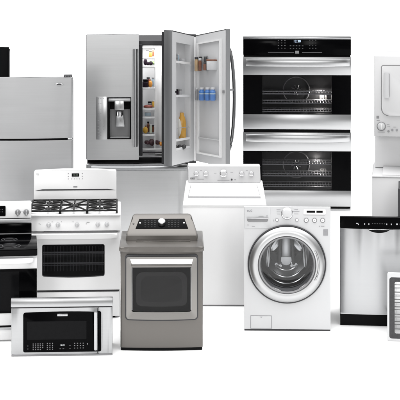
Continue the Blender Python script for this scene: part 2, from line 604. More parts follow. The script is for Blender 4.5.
nz.lathe(f.x(119.6), -0.045, f.z(113.5), [(0, 0.03), (f.k(3.2), 0.03), (f.k(3.4), 0.0), (f.k(3.0), -0.02), (0, -0.02)], 24, 'Z')
nz.to('spout', CHROME, ld)
pd = B().hexa([(f.x(115.6), -0.04, f.z(126)), (f.x(124.6), -0.04, f.z(126)), (f.x(123.4), -0.052, f.z(114.5)), (f.x(116.6), -0.052, f.z(114.5)),
               (f.x(115.6), -0.03, f.z(126)), (f.x(124.6), -0.03, f.z(126)), (f.x(123.4), -0.04, f.z(114.5)), (f.x(116.6), -0.04, f.z(114.5))], 0.003)
pd.to('dispenser_paddle', STEELB, ld)
f.fbox(110.3, 129.6, 137.0, 138.4, -0.07, yb - .003, 0.002).to('drip_tray', GREY, ld)
# upright bar handle of the left door
hx0, hx1 = f.x(133.2, -.13), f.x(137.8, -.13)
hb = B().slab(hx0, hx1, -0.132, -0.112, f.z(147, -.13), f.z(49, -.13), 0.006, 0.006, 0.006).to('handle', STEELB, ld)
for r0, r1 in ((49.5, 53), (143, 146.5)):
    f.fbox(134.4, 136.6, r0, r1, -0.112, yd - .0005, 0.003).to('handle_post', STEELE, hb)
# hinge covers on top, freezer drawer
f.fbox(88, 97, 36.8, 38.8, 0.0, 0.12, 0.004).to('hinge_cover', DGREY, f)
f.fbox(179, 187.5, 36.8, 38.8, 0.0, 0.12, 0.004).to('hinge_cover', DGREY, f)
fd = B().slab(f.x(86.6), f.x(188.2), -0.075, -0.003, f.z(246), f.z(163.0), 0.012, 0.010, 0.006).to('freezer_drawer', STEELV, f)
k_ = f.k
hb = B()
yh = -0.15
hb.tube([(f.x(91.5 + (187.0 - 91.5) * i / 30, yh), yh + .018 - .014 * (1 - (i / 15 - 1) ** 2), f.z(168.4, yh)) for i in range(31)], k_(2.5), 16)
hb = hb.to('handle', STEELE, fd)
for p0, p1 in ((92.5, 95.5), (180.5, 183.5)):
    f.fbox(p0, p1, 166.6, 170.2, yh + 0.03, -0.0755, 0.004).to('handle_post', STEELE, hb)
f.fbox(88, 186.8, 246.5, 251, -0.02, 0.04, 0.004).to('toe_grille', DGREY, f)
for px in (91, 183):
    B().lathe(f.x(px), 0.0, 0.0, [(0, 0.0), (0.02, 0.0), (0.02, 0.03), (0, 0.03)], 16, 'Z').to('foot', BLACK, f)


class Panel:
    """an open door leaf: hinge line, direction along the leaf, outward normal of the face we see"""

    def __init__(s, f, px_h, y_h, px_e, L, side, rows_h, rows_e):
        s.f = f
        s.hx, s.hy = f.x(px_h, y_h), y_h
        y = y_h - L
        for _ in range(20):
            dx = f.x(px_e, y) - s.hx
            y = y_h - math.sqrt(max(1e-6, L * L - dx * dx))
        s.t = Vector(((f.x(px_e, y) - s.hx) / L, (y - y_h) / L))
        s.n = Vector((-s.t.y, s.t.x)) if side < 0 else Vector((s.t.y, -s.t.x))
        s.L = L
        s.zh = [f.z(r, y_h) for r in rows_h]      # top, bottom at the hinge
        s.ze = [f.z(r, y) for r in rows_e]        # top, bottom at the free end

    def pt(s, u, v, w=0.0):
        q = u / s.L
        zt_ = s.zh[0] + (s.ze[0] - s.zh[0]) * q
        zb_ = s.zh[1] + (s.ze[1] - s.zh[1]) * q
        return Vector((s.hx + s.t.x * u + s.n.x * w, s.hy + s.t.y * u + s.n.y * w, zb_ + (zt_ - zb_) * v))

    def U(s, px):
        q = px - s.f.cx
        return (q * (s.f.d + s.hy) - FP * s.hx) / (FP * s.t.x - q * s.t.y)

    def V(s, row, px):
        u = s.U(px)
        y = s.hy + s.t.y * u
        z = s.f.z(row, y)
        a, b_ = s.pt(u, 0).z, s.pt(u, 1).z
        return (z - a) / (b_ - a)

    def hexa(s, b, u0, u1, v0, v1, w0, w1, bev=0.0):
        """w0 is the visible side"""
        b.hexa([s.pt(u0, v0, w0), s.pt(u1, v0, w0), s.pt(u1, v1, w0), s.pt(u0, v1, w0),
                s.pt(u0, v0, w1), s.pt(u1, v0, w1), s.pt(u1, v1, w1), s.pt(u0, v1, w1)], bev)
        return b

    def frame(s, b, o, i, w0, w1):
        """rectangular frame: o and i = (u0, u1, v0, v1)"""
        s.hexa(b, o[0], i[0], o[2], o[3], w0, w1)
        s.hexa(b, i[1], o[1], o[2], o[3], w0, w1)
        s.hexa(b, i[0], i[1], o[2], i[2], w0, w1)
        s.hexa(b, i[0], i[1], i[3], o[3], w0, w1)
        return b


# inner leaf with its own shelves (opened towards us, its end edge faces the camera)
P = Panel(f, 194.3, -0.06, 172.2, 0.47, -1, (36.0, 161.0), (30.8, 166.6))
if P.n.y > 0:
    P.n = -P.n
TH = 0.084
u_in0, u_in1 = P.U(190.6), P.U(176.6)
v0i, v1i = P.V(150.8, 180), P.V(43.0, 180)
io = B()
P.frame(io, (0.0, P.L - 0.003, 0.004, 0.996), (u_in0, u_in1, v0i, v1i), 0.0, -TH + 0.012)
P.hexa(io, u_in0 - 0.004, u_in1 + 0.004, v0i - 0.004, v1i + 0.004, -TH + 0.014, -TH + 0.022)
inner = io.to('inner_door', WHITE_PL, f)
eo = B()
P.hexa(eo, P.L - 0.0025, P.L + 0.004, 0.0, 1.0, 0.004, -TH, 0.002)
eo.to('edge_trim', STEELE, inner)
eo = B()
P.hexa(eo, 0.01, P.L - 0.002, 0.997, 1.004, 0.0, -TH, 0.001)
P.hexa(eo, 0.01, P.L - 0.002, -0.004, 0.003, 0.0, -TH, 0.001)
eo.to('end_cap', DGREY, inner)
eo = B()
P.hexa(eo, 0.03, P.L - 0.0, 0.01, 0.99, -TH - 0.001, -TH - 0.028, 0.006)
eo.to('door_gasket', GASKET, inner)
eo = B()
P.hexa(eo, P.L - 0.09, P.L - 0.07, P.V(92.8, 173.5), P.V(91.2, 173.5), 0.003, 0.0)
eo.to('latch', BLACK, inner)


def leaf_shelf(row, u0=None, u1=None, lip=0.006, name='door_shelf'):
    b = B()
    v = P.V(row, 183)
    P.hexa(b, u_in0 + 0.004, u_in1 - 0.004, v - 0.004, v, -0.012, -TH + 0.014)
    o = b.to(name, CLEAR, inner)
    b = B()
    P.hexa(b, u_in0 + 0.003, u_in1 - 0.003, v - 0.006, v + lip, -0.006, -0.011)
    b.to('shelf_trim', OFFWHITE, o)
    return v


shelf_rows = {}
for row, lip in ((63.0, .012), (96.5, .012), (140.0, .012), (150.0, .02)):
    shelf_rows[row] = leaf_shelf(row, lip=lip)
tb = B()
P.hexa(tb, u_in0 + 0.003, u_in1 - 0.003, P.V(128.2, 183), P.V(127.6, 183), -0.006, -0.010)
tb.to('guard_rail', WIRE, inner)

# outer leaf (the door-in-door skin), inside face towards us
Q = Panel(f, 195.6, -0.06, 226.4, 0.46, 1, (36.2, 161.2), (30.0, 168.0))
if Q.n.y > 0:
    Q.n = -Q.n
TQ = 0.05
qo = B()
Q.hexa(qo, 0.0, Q.L - 0.002, 0.0, 1.0, 0.0, -TQ + 0.008, 0.002)
outer = qo.to('outer_door', WHITE_PL, f)
qo = B()
Q.hexa(qo, -0.004, Q.L + 0.004, -0.002, 1.003, -TQ + 0.0095, -TQ)
Q.hexa(qo, Q.L - 0.0015, Q.L + 0.004, -0.002, 1.003, 0.002, -TQ + 0.009)
Q.hexa(qo, 0.002, Q.L - 0.002, 1.0005, 1.006, 0.001, -TQ + 0.009)
qo.to('door_skin', STEELE, outer)
# raised white liner rim
uq0, uq1 = Q.U(198.2), Q.U(222.6)
vq0, vq1 = Q.V(155.6, 210), Q.V(41.0, 210)
qo = B()
du, dv = 0.022, 0.012
Q.frame(qo, (uq0, uq1, vq0, vq1), (uq0 + du, uq1 - du, vq0 + dv, vq1 - dv), 0.022, 0.0008)
qo.to('liner_rim', WHITE, outer)
qo = B()
Q.hexa(qo, uq0 + du, uq1 - du, Q.V(139.3, 210), Q.V(138.6, 210), 0.020, 0.001)
qo.to('pocket_lip', WHITE_PL, outer)
qo = B()
Q.hexa(qo, Q.U(223.6), Q.U(225.0), Q.V(93.6, 224), Q.V(90.6, 224), 0.010, 0.001)
qo.to('latch', GREY, outer)


def door_bin(r0, r1, p0, p1):
    b = B()
    a0, a1 = Q.U(p0), Q.U(p1)
    c0, c1 = Q.V(r1, 207), Q.V(r0, 207)
    Q.hexa(b, a0, a1, c0 - 0.004, c0, 0.10, 0.003)
    Q.hexa(b, a0, a1, c0, c0 + (c1 - c0) * 0.5, 0.100, 0.096)
    Q.hexa(b, a0, a0 + 0.004, c0, c1, 0.0955, 0.003)
    Q.hexa(b, a1 - 0.004, a1, c0, c1, 0.0955, 0.003)
    b.to('door_bin', CLEAR, outer)
    return c0


vb1 = door_bin(58, 70.6, 197.6, 218.6)
vb2 = door_bin(86, 100.4, 198.2, 219.2)
# bowed tube handle on the skin
pts = []
for k in range(25):
    a = k / 24
    row = 49 + (151 - 49) * a
    w = -TQ - 0.002 - 0.068 * math.sin(math.pi * a) ** 0.55
    pts.append(Q.pt(Q.L - 0.02, Q.V(row, 226), w))
hq = B().tube(pts, 0.0165, 12).to('handle', steel('dark_handle_steel', (.17, .172, .175), .3, (2, 2, 2), .01, 0.0), outer)
qo = B()
Q.hexa(qo, Q.L - 0.03, Q.L - 0.012, Q.V(91.6, 226), Q.V(89.6, 226), -TQ - 0.001, -TQ - 0.066)
qo.to('handle_post', STEELE, hq)
# hinge where the leaves meet the cabinet
hs = B()
hs.hexa([(f.x(193.6, -.06), -.064, f.z(161.2, -.06)), (f.x(196.2, -.06), -.064, f.z(161.2, -.06)), (f.x(196.2, -.06), -.064, f.z(36, -.06)), (f.x(193.6, -.06), -.064, f.z(36, -.06)),
         (f.x(193.6, -.06), -.045, f.z(161.2, -.06)), (f.x(196.2, -.06), -.045, f.z(161.2, -.06)), (f.x(196.2, -.06), -.045, f.z(36, -.06)), (f.x(193.6, -.06), -.045, f.z(36, -.06))], .004)
hs.to('hinge_strip', OFFWHITE, f)
for row in (35.6, 162.0):
    z = f.z(row, -0.05)
    B().box(f.x(183, 0), f.x(196, -.05), -0.066, 0.06, z - 0.012, z + 0.008, 0.003).to('door_hinge', DGREY, f)


# ---- food: things of their own standing in the refrigerator
def food(name, label, cat, local, build, group=None):
    """build(bmesh helper list) -> list of (partname, B, material); the first is the body"""
    o = bpy.data.objects.new(name, None)
    o.empty_display_size = 0.05
    C.objects.link(o)
    o.location = fr.world(local)
    o.rotation_euler = (0, 0, fr.rot)
    o['label'] = label
    o['category'] = cat
    if group:
        o['group'] = group
    for nm, b, m in build:
        b.to(nm, m, o)
    return o


def jar(r, h, lid_h=0.015, neck=0.85):
    body = B().lathe(0, 0, 0, [(0, 0), (r * .9, 0), (r, 0.006), (r, h * .82), (r * neck, h * .92), (r * neck, h), (0, h)], 20, 'Z')
    lid = B().lathe(0, 0, h + .0005, [(0, 0), (r * neck * 1.1, 0), (r * neck * 1.1, lid_h), (0, lid_h)], 20, 'Z')
    return body, lid


def cmat(name, col, rough=0.4, var=0.15, scale=25):
    return paint(name, col, rough, 0.4 if max(col) > 0.02 else 0.04, var, scale)


YEL = cmat('yellow_food', (0.62, 0.36, 0.05))
GRN = cmat('green_food', (0.12, 0.20, 0.06))
PURP = cmat('dark_plum', (0.018, 0.012, 0.018))
RED = cmat('red_food', (0.20, 0.035, 0.02))
BRN = cmat('brown_food', (0.16, 0.06, 0.03))
ORG = cmat('orange_food', (0.55, 0.22, 0.03))
BLUE = cmat('blue_label', (0.06, 0.17, 0.44), 0.3, 0.1, 8)
TAN = cmat('tan_label', (0.40, 0.28, 0.16))
GOLD = cmat('golden_glaze', (0.46, 0.25, 0.045), 0.25, 0.3, 9)
CREAM = cmat('cream_glaze', (0.50, 0.49, 0.46), 0.25, 0.05, 9)
SILV = cmat('silver_foil', (0.35, 0.35, 0.36), 0.25, 0.3, 40)
TEAL = cmat('pale_blue_pack', (0.30, 0.38, 0.44), 0.35, 0.2, 30)


def at(px, z, y):
    return Vector((f.x(px, y), y, z))


body, lid = jar(0.018, 0.052, 0.010)
food('jar', 'small jar of yellow preserve with a dark lid, top shelf inside refrigerator', 'jar', at(150.4, SHELF[57.6] + .001, 0.16), [('glass_body', body, cmat('amber_preserve', (.34, .17, .03))), ('lid', lid, DGREY)])
b = B().ball((-.025, 0, .035), (.02, .02, .033)).ball((.0, -.004, .020), (.022, .02, .018)).ball((.028, 0, .021), (.022, .022, .021))
food('aubergines', 'dark purple vegetables lying together on the second refrigerator shelf', 'vegetables', at(147.8, SHELF[66.4] + .001, 0.18), [('skin', b, PURP)])
body, lid = jar(0.030, 0.06, 0.016)
food('jar', 'wide dark jar beside a yellow fruit on the middle refrigerator shelf', 'jar', at(145.6, SHELF[88.0] + .001, 0.16), [('glass_body', body, PURP), ('lid', lid, BLACK)])
b = B().ball((0, 0, .032), (.021, .021, .034), 3)
b2 = B().tube([(0, 0, .063), (.003, 0, .076)], .004, 6)
food('fruit', 'yellow pear shaped fruit beside the wide dark jar', 'fruit', at(150.2, SHELF[88.0] + .001, 0.16), [('flesh', b, ORG), ('stem', b2, BRN)])
b = B().lathe(0, 0, 0, [(0, 0), (.035, 0), (.052, .010), (.050, .012), (.03, .004), (0, .004)], 24, 'Z')
b2 = B().ball((0, 0, .016), (.046, .03, .015))
food('plate', 'plate of red brown meat on a shelf below the yellow fruit', 'plate', at(148, SHELF[108.8] + .001, 0.16), [('dish', b, BRN), ('meat', b2, RED)])
body, lid = jar(0.021, 0.040, 0.010)
food('jar', 'grey jar with a black lid standing just behind the plate of meat', 'jar', at(149.6, SHELF[108.8] + .001, 0.26), [('glass_body', body, GREY), ('lid', lid, BLACK)])
b = B().ball((0, 0, .034), (.026, .026, .034), 3)
b2 = B().tube([(0, 0, .066), (.004, 0, .078)], .004, 6)
food('melon', 'round yellow melon on the shelf above the fruit dish', 'fruit', at(145.2, SHELF[134.6] + .001, 0.17), [('flesh', b, YEL), ('stem', b2, BRN)])
body, lid = jar(0.013, 0.075, 0.010)
food('bottle', 'slim pale green bottle right of the yellow melon', 'bottle', at(150.6, SHELF[134.6] + .001, 0.20), [('glass_body', body, cmat('pale_green', (0.5, 0.56, 0.46))), ('lid', lid, WHITE_PL)])
b = B().lathe(0, 0, 0, [(0, 0), (.06, 0), (.10, .026), (.097, .028), (.058, .005), (0, .005)], 28, 'Z')
fb = B()
random.seed(3)
for k in range(26):
    a = random.random() * 6.28
    q = random.random() * 0.075
    fb.ball((q * math.cos(a) - .015, q * math.sin(a) * .7, 0.03 + random.random() * 0.034), 0.014 + random.random() * 0.006)
fc = B()
for k in range(9):
    fc.ball((0.03 + random.random() * 0.055, -0.04 + random.random() * .03, 0.03 + random.random() * 0.02), 0.014)
food('fruit_dish', 'dish heaped with dark grapes and orange fruit on the lowest shelf', 'fruit dish', at(153.6, SHELF[148.8] + .001, 0.20), [('dish', b, CLEAR), ('grapes', fb, cmat('grapes', (0.05, 0.02, 0.025))), ('oranges', fc, ORG)])

# in the inner leaf
def leaf(px, v, w=-0.045):
    return P.pt(P.U(px), v, w)


b = B()
for i in range(3):
    for j in range(2):
        b.box(-.03 + i * .022, -.011 + i * .022, -.012, .012, .002 + j * .03, .028 + j * .03, .003)
food('egg_carton', 'grey carton with small cells on the upper shelf of the inner door', 'carton', leaf(179.0, shelf_rows[63.0] + .002), [('cells', b, GREY)])
body, lid = jar(0.020, 0.10, 0.03, 0.5)
food('bottle', 'black bottle with a thin neck on the second inner door shelf', 'bottle', leaf(178.0, shelf_rows[96.5] + .002), [('glass_body', body, BLACK), ('lid', lid, BLACK)])
body, lid = jar(0.020, 0.050, 0.012)
food('jar', 'short dark jar next to the black bottle with a thin neck', 'jar', leaf(180.9, shelf_rows[96.5] + .002), [('glass_body', body, PURP), ('lid', lid, BLACK)])
# juice bottle: golden, with a big pale label on its near side
jb = B().lathe(0, 0, 0, [(0, 0), (.036, 0), (.042, .010), (.043, .10), (.041, .16), (.033, .20), (.021, .225), (.019, .250), (0, .250)], 28, 'Z')
jl = B().ball((-.026, -.020, .105), (.034, .030, .092), 3)
food('juice_bottle', 'golden juice bottle with a large pale label in the inner door', 'bottle', leaf(186.6, shelf_rows[140.0] + .002, -.05), [('body', jb, GOLD), ('label', jl, CREAM)])
b = B()
for i in range(4):
    b.ball((-.07 + i * .042, 0, .024), (.022, .018, .023))
food('packets', 'row of small dark packets in the lowest inner door tray', 'packets', leaf(182.6, shelf_rows[150.0] + .002), [('wrapping', b, ENAMEL)])


def binpt(px, v, w=0.05):
    return Q.pt(Q.U(px), v, w)


body, lid = jar(0.013, 0.07, 0.012)
food('bottle', 'small pale blue bottle on the top inner door shelf beside the grey carton', 'bottle', leaf(182.4, shelf_rows[63.0] + .002), [('glass_body', body, TEAL), ('lid', lid, WHITE_PL)])
body, lid = jar(0.015, 0.05, 0.012)
food('jar', 'little silver jar on the inner door shelf, right of the short dark jar', 'jar', leaf(184.6, shelf_rows[96.5] + .002), [('glass_body', body, SILV), ('lid', lid, GREY)])
body, lid = jar(0.013, 0.08, 0.014, 0.6)
food('bottle', 'small cream bottle beside the golden juice bottle', 'bottle', leaf(189.6, shelf_rows[140.0] + .002, -.05), [('glass_body', body, CREAM), ('lid', lid, GREY)])
body, lid = jar(0.014, 0.05, 0.010)
food('jar', 'clear grey jar right of the amber jar on the top refrigerator shelf', 'jar', at(147.2, SHELF[57.6] + .001, 0.22), [('glass_body', body, SILV), ('lid', lid, DGREY)])
bb = B().box(-.03, .03, -.02, .02, 0, .03, .003)
bl_ = B().box(-.031, .031, -.021, .021, .0305, .038, .002)
food('food_box', 'pale blue food box on the short shelf under the plate of meat', 'box', at(147.6, SHELF[117.0] + .001, 0.2), [('carton', bb, TEAL), ('lid', bl_, WHITE_PL)])
body, lid = jar(0.014, 0.055, 0.012)
food('jar', 'small dark jar right of the round yellow melon, behind the slim green bottle', 'jar', at(152.8, SHELF[134.6] + .001, 0.28), [('glass_body', body, BRN), ('lid', lid, DGREY)])
body, lid = jar(0.013, 0.058, 0.010, 0.6)
food('bottle', 'small brown bottle at the right end of the top refrigerator shelf', 'bottle', at(152.8, SHELF[57.6] + .001, 0.24), [('glass_body', body, BRN), ('lid', lid, WHITE_PL)])
b = B()
for k in range(9):
    b.ball((random.uniform(-.03, .03), random.uniform(-.012, .012), random.uniform(.012, .036)), random.uniform(.011, .016))
food('lettuce', 'bunch of green leaves right of the dark purple vegetables', 'vegetables', at(152.0, SHELF[66.4] + .001, 0.24), [('leaves', b, GRN)])
body, lid = jar(0.017, 0.07, 0.014)
food('jar', 'tall red sauce jar behind the wide dark jar on the middle shelf', 'jar', at(148.0, SHELF[88.0] + .001, 0.28), [('glass_body', body, RED), ('lid', lid, DGREY)])
body, lid = jar(0.015, 0.075, 0.012)
food('bottle', 'pale blue bottle at the right end of the middle refrigerator shelf', 'bottle', at(153.0, SHELF[88.0] + .001, 0.24), [('glass_body', body, TEAL), ('lid', lid, GREY)])
body, lid = jar(0.013, 0.055, 0.010)
food('jar', 'small yellow jar at the right end of the meat plate shelf', 'jar', at(153.2, SHELF[108.8] + .001, 0.24), [('glass_body', body, YEL), ('lid', lid, WHITE_PL)])
body, lid = jar(0.016, 0.085, 0.014, 0.5)
food('bottle', 'tall amber bottle behind the round yellow melon', 'bottle', at(147.9, SHELF[134.6] + .001, 0.30), [('glass_body', body, BRN), ('lid', lid, BLACK)])
bb = B().box(-.028, .028, -.012, .012, 0, .042, .003)
food('butter_box', 'small silver box on the top inner door shelf, nearest the hinge', 'box', leaf(186.2, shelf_rows[63.0] + .002), [('carton', bb, SILV)])
# bins sit proud of the leaf, so what stands in them shows a little to the left
body, lid = jar(0.019, 0.115, 0.018)
food('jar', 'tall tan jar at the hinge end of the upper outer door bin', 'jar', binpt(200.6, vb1 + .002), [('glass_body', body, TAN), ('lid', lid, DGREY)])
body, lid = jar(0.016, 0.10, 0.022)
food('jar', 'dark sauce jar between the tan jar and the white box', 'jar', binpt(204.2, vb1 + .002), [('glass_body', body, BRN), ('lid', lid, WHITE_PL)])
body, lid = jar(0.019, 0.125, 0.012)
food('can', 'tall grey can behind the other jars of the upper door bin', 'can', binpt(207.8, vb1 + .002, 0.025), [('glass_body', body, ENAMEL), ('lid', lid, GREY)])
body, lid = jar(0.0145, 0.118, 0.016)
food('jar', 'black topped silver jar tucked between the tan jar and the dark sauce jar', 'jar', Q.pt(Q.U(202.4), vb1 + .002, .022), [('glass_body', body, SILV), ('lid', lid, BLACK)])
bb = B().box(-.05, .05, -.018, .018, 0, .085, .003)
bc = B().box(-.052, .052, -.020, .020, .0855, .098, .003)
food('food_box', 'white box with a brown top in the upper bin', 'box', binpt(214.6, vb1 + .002, 0.032), [('carton', bb, WHITE_PL), ('lid', bc, BRN)])
body, lid = jar(0.015, 0.062, 0.014)
food('jar', 'small brown jar standing in front of the white box', 'jar', binpt(211.4, vb1 + .002, 0.078), [('glass_body', body, BRN), ('lid', lid, DGREY)])
body, lid = jar(0.014, 0.105, 0.014)
food('bottle', 'slim grey bottle beside the blue bottles at the hinge end', 'bottle', binpt(201.0, vb2 + .002), [('glass_body', body, GREY), ('lid', lid, WHITE_PL)])
for px, lab in ((206.0, 'blue water bottle next to the slim grey bottle'), (211.9, 'blue water bottle in the middle of the three in the bin'), (217.0, 'blue water bottle farthest from the hinge in the lower bin')):
    body, lid = jar(0.0285, 0.105, 0.018, 0.7)
    band = B().lathe(0, 0, .060, [(.0287, 0), (.0292, .001), (.0292, .010), (.0287, .011)], 20, 'Z')
    food('water_bottle', lab, 'bottle', binpt(px, vb2 + .002), [('label_wrap', body, BLUE), ('cap', lid, WHITE_PL), ('label_band', band, TEAL)], 'blue bottles in the door bin')

# ------------------------------------------------------------------ double wall oven
f = F('double_oven', 'stainless double oven, one black glass door above another, at upper right', 'double oven', 297, 211)
D = 0.6
DO = 0.055
k = f.k
xl, xr = f.x(243.4), f.x(350.6)
sh = B()
sh.box(xl, xl + 0.05, DO, D, f.z(210), f.z(46), .002)
sh.box(xr - 0.05, xr, DO, D, f.z(210), f.z(46), .002)
sh.box(xl + .0505, xr - .0505, D - .03, D, f.z(210), f.z(47))
sh.box(xl + .0505, xr - .0505, DO + .01, D - .0305, f.z(72), f.z(47))
sh.box(xl + .0505, xr - .0505, DO + .01, D - .0305, f.z(148), f.z(117))
sh.box(xl + .0505, xr - .0505, DO + .01, D - .0305, f.z(210), f.z(193.5))
sh.to('cabinet', BLACK, f)
f.fbox(243, 351, 36.6, 39.2, 0.0, 0.06, 0.004).to('top_trim', STEELB, f)
cp = f.fbox(243.2, 350.8, 39.4, 55.0, 0.0, DO - .001, 0.003).to('control_panel', BLACKG, f)
f.fbox(293.8, 301.5, 39.6 + .2, 42.8, -0.0012, 0.0005).to('display', BLACKG, cp)
sp = []
for i in range(3):
    for j in range(4):
        sp.append((278.5 + i * 3.2, 40.4 + j * 2.6, 1.3, .6))
        if i < 3 and j < 4:
            sp.append((309.8 + i * 3.0, 40.4 + j * 2.6, .7, .5) if j < 3 else (309.8 + i * 3.0, 48.2, .9, .8))
for px in (290.5, 293.5, 296.5, 299.5, 302.6):
    sp.append((px, 45.8, 1.6, .6))
    sp.append((px, 48.6, 1.2, .5))
marks(f, sp, -0.0006, DIMTXT, 'keypad', cp)
marks(f, [(281, 52.4, 26, .5), (312, 52.4, 20, .5)], -0.0006, DIMTXT, 'trim_line', cp)
f.fbox(295.2, 299.0, 50.8, 53.6, -0.0022, 0.0).to('badge', GREY, cp)
writing('display_digits', '12:30', k(3.4), (f.x(297), -0.0022, f.z(41.3)), DIGITS, cp)


def wall_door(r0, rg0, rg1, r1, cav0, cav1, lab):
    ring = B().ring(f.frr(243.2, 350.8, r1, r0, 0, 0.5), f.frr(262.4, 331.6, rg1 - .6, rg0 + .6, 0, 0.3), 0.0, DO - 0.004)
    d = ring.to('oven_door', BLACK, f)
    f.fbox(243.1, 350.9, r0, rg0 - .1, -0.004, -0.0004, 0.0015).to('upper_band', STEEL, d)
    f.fbox(243.1, 350.9, rg1 + .1, r1, -0.004, -0.0004, 0.0015).to('lower_band', STEEL, d)
    f.fbox(243.3, 262.3, rg0, rg1, -0.003, -0.0004).to('glass_margin', BLACKG, d)
    f.fbox(331.7, 350.7, rg0, rg1, -0.003, -0.0004).to('glass_margin', BLACKG, d)
    f.fbox(262.3, 331.7, rg0, rg1, -0.003, -0.0006).to('window', GLASS, d)
    # bowed flat bar handle
    pts, N = [], 24
    b = B()
    ra, rb = r0 + 1.2, r0 + 9.4
    sec = []
    for i in range(N + 1):
        u = i / N
        px = 246.0 + (349.4 - 246.0) * u
        q = 1 - abs(2 * u - 1) ** 4
        y = -0.012 - 0.065 * q
        hh = 0.86 + 0.14 * q
        x = f.x(px)
        zc = (f.z(ra) + f.z(rb)) / 2
        hz = (f.z(ra) - f.z(rb)) / 2 * hh
        ring_ = []
        for a in range(12):
            t = 2 * math.pi * a / 12
            ring_.append(b.bm.verts.new((x, y + 0.012 * math.cos(t), zc + hz * (abs(math.sin(t)) ** 0.7) * (1 if math.sin(t) >= 0 else -1))))
        sec.append(ring_)
    for A, E in zip(sec[:-1], sec[1:]):
        for a in range(12):
            b.bm.faces.new((A[a], A[(a + 1) % 12], E[(a + 1) % 12], E[a]))
    b.bm.faces.new(sec[0][::-1])
    b.bm.faces.new(sec[-1])
    h = b.to('handle', STEEL, d)
    for p0, p1 in ((246.5, 250.5), (345, 349)):
        f.fbox(p0, p1, r0 + 2, r0 + 8, -0.012, -0.0042, 0.002).to('handle_mount', STEEL, h)
    # the cavity seen through the window
    c = B()
    ya, yb_ = DO + 0.002, 0.46
    x0, x1 = f.x(259), f.x(335)
    z0, z1 = f.z(cav1), f.z(cav0)
    c.box(x0, x1, yb_, yb_ + .01, z0, z1)
    c.box(x0, x0 + .008, ya, yb_ - .001, z0, z1)
    c.box(x1 - .008, x1, ya, yb_ - .001, z0, z1)
    c.box(x0 + .009, x1 - .009, ya, yb_ - .001, z1 - .008, z1)
    c.box(x0 + .009, x1 - .009, ya, yb_ - .001, z0, z0 + .008)
    cv = c.to('oven_cavity', ENAMEL, f)
    fan = B()
    cxm, czm = f.x(297, .4), z0 + (z1 - z0) * 0.50
    R = k(13.5)
    fan.tube([(cxm + R * math.cos(2 * math.pi * i / 40), yb_ - .02, czm + R * math.sin(2 * math.pi * i / 40)) for i in range(40)], .007, 8, True)
    for i in range(8):
        a = 2 * math.pi * i / 8
        fan.tube([(cxm + .02 * math.cos(a), yb_ - .015, czm + .02 * math.sin(a)), (cxm + k(5.5) * math.cos(a + .3), yb_ - .015, czm + k(5.5) * math.sin(a + .3))], .006, 6)
    fan.to('convection_fan', WIRE, cv)
    for t in ((0.50, 0.29, 0.09) if lab == 'upper' else (0.62, 0.36, 0.11)):
        r_ = B()
        zz = z0 + (z1 - z0) * t
        for yy in (ya + .02, yb_ - .05):
            r_.tube([(x0 + .012, yy, zz), (x1 - .012, yy, zz)], .0075, 8)
        r_.tube([(x0 + .02, ya + .018, zz + .025), (x1 - .02, ya + .018, zz + .025)], .004, 6)
        n = 26
        for i in range(n):
            xx = x0 + .03 + (x1 - x0 - .06) * i / (n - 1)
            r_.tube([(xx, ya + .02, zz), (xx, yb_ - .05, zz)], .0035, 5)
        r_.to('oven_rack', WIRE, cv)
    sd = B()
    for t in (0.2, 0.4, 0.62):
        for xx in (x0 + .011, x1 - .011):
            sd.tube([(xx, ya + .03, z0 + (z1 - z0) * t), (xx, yb_ - .02, z0 + (z1 - z0) * t)], .006, 6)
    sd.to('rack_rail', WIRE, cv)
    lz = z0 + (z1 - z0) * 0.33
    lb = B().prism(rr(f.x(320.6, .4), f.x(327.2, .4), lz - k(2.4), lz + k(3.2), k(1.2)), yb_ - .03, yb_ - .002, .004)
    lpo = lb.to('oven_lamp', LAMP, cv)
    gb = B()
    for i in range(4):
        xx = f.x(320.2 + i * 2.5, .4)
        gb.tube([(xx, yb_ - .04, lz - k(4)), (xx, yb_ - .04, lz + k(4))], .003, 6)
    for i in range(3):
        zz = lz + k(-3 + 3 * i)
        gb.tube([(f.x(319.6, .4), yb_ - .044, zz), (f.x(328.2, .4), yb_ - .044, zz)], .003, 6)
    gb.to('lamp_guard', ENAMEL, cv)
    pl = bpy.data.lights.new('oven_bulb', 'POINT')          # the oven's own bulb
    pl.energy, pl.shadow_soft_size, pl.color = (4.4 if lab == 'upper' else 4.0), 0.03, (1, .96, .9)
    po = bpy.data.objects.new('oven_bulb', pl)
    C.objects.link(po)
    po.location = f.world((f.x(321 if lab == 'upper' else 318, .3), yb_ - .12, z0 + (z1 - z0) * (0.40 if lab == 'upper' else 0.6)))
    return d


wall_door(57.0, 75.2, 114.4, 129.4, 72.5, 116.8, 'upper')
wall_door(132.6, 151.2, 190.4, 206.3, 148.5, 193, 'lower')
f.fbox(244.5, 349.5, 55.2, 56.8, 0.012, DO).to('door_gap', BLACK, f)
f.fbox(244.5, 349.5, 129.6, 132.4, 0.012, DO).to('door_gap', BLACK, f)
f.fbox(245, 347.5, 206.4, 208.3, 0.012, DO).to('vent_slot', BLACK, f)
f.fbox(243.6, 350.4, 208.4, 211.0, 0.0, 0.06, 0.002).to('bottom_trim', STEEL, f)

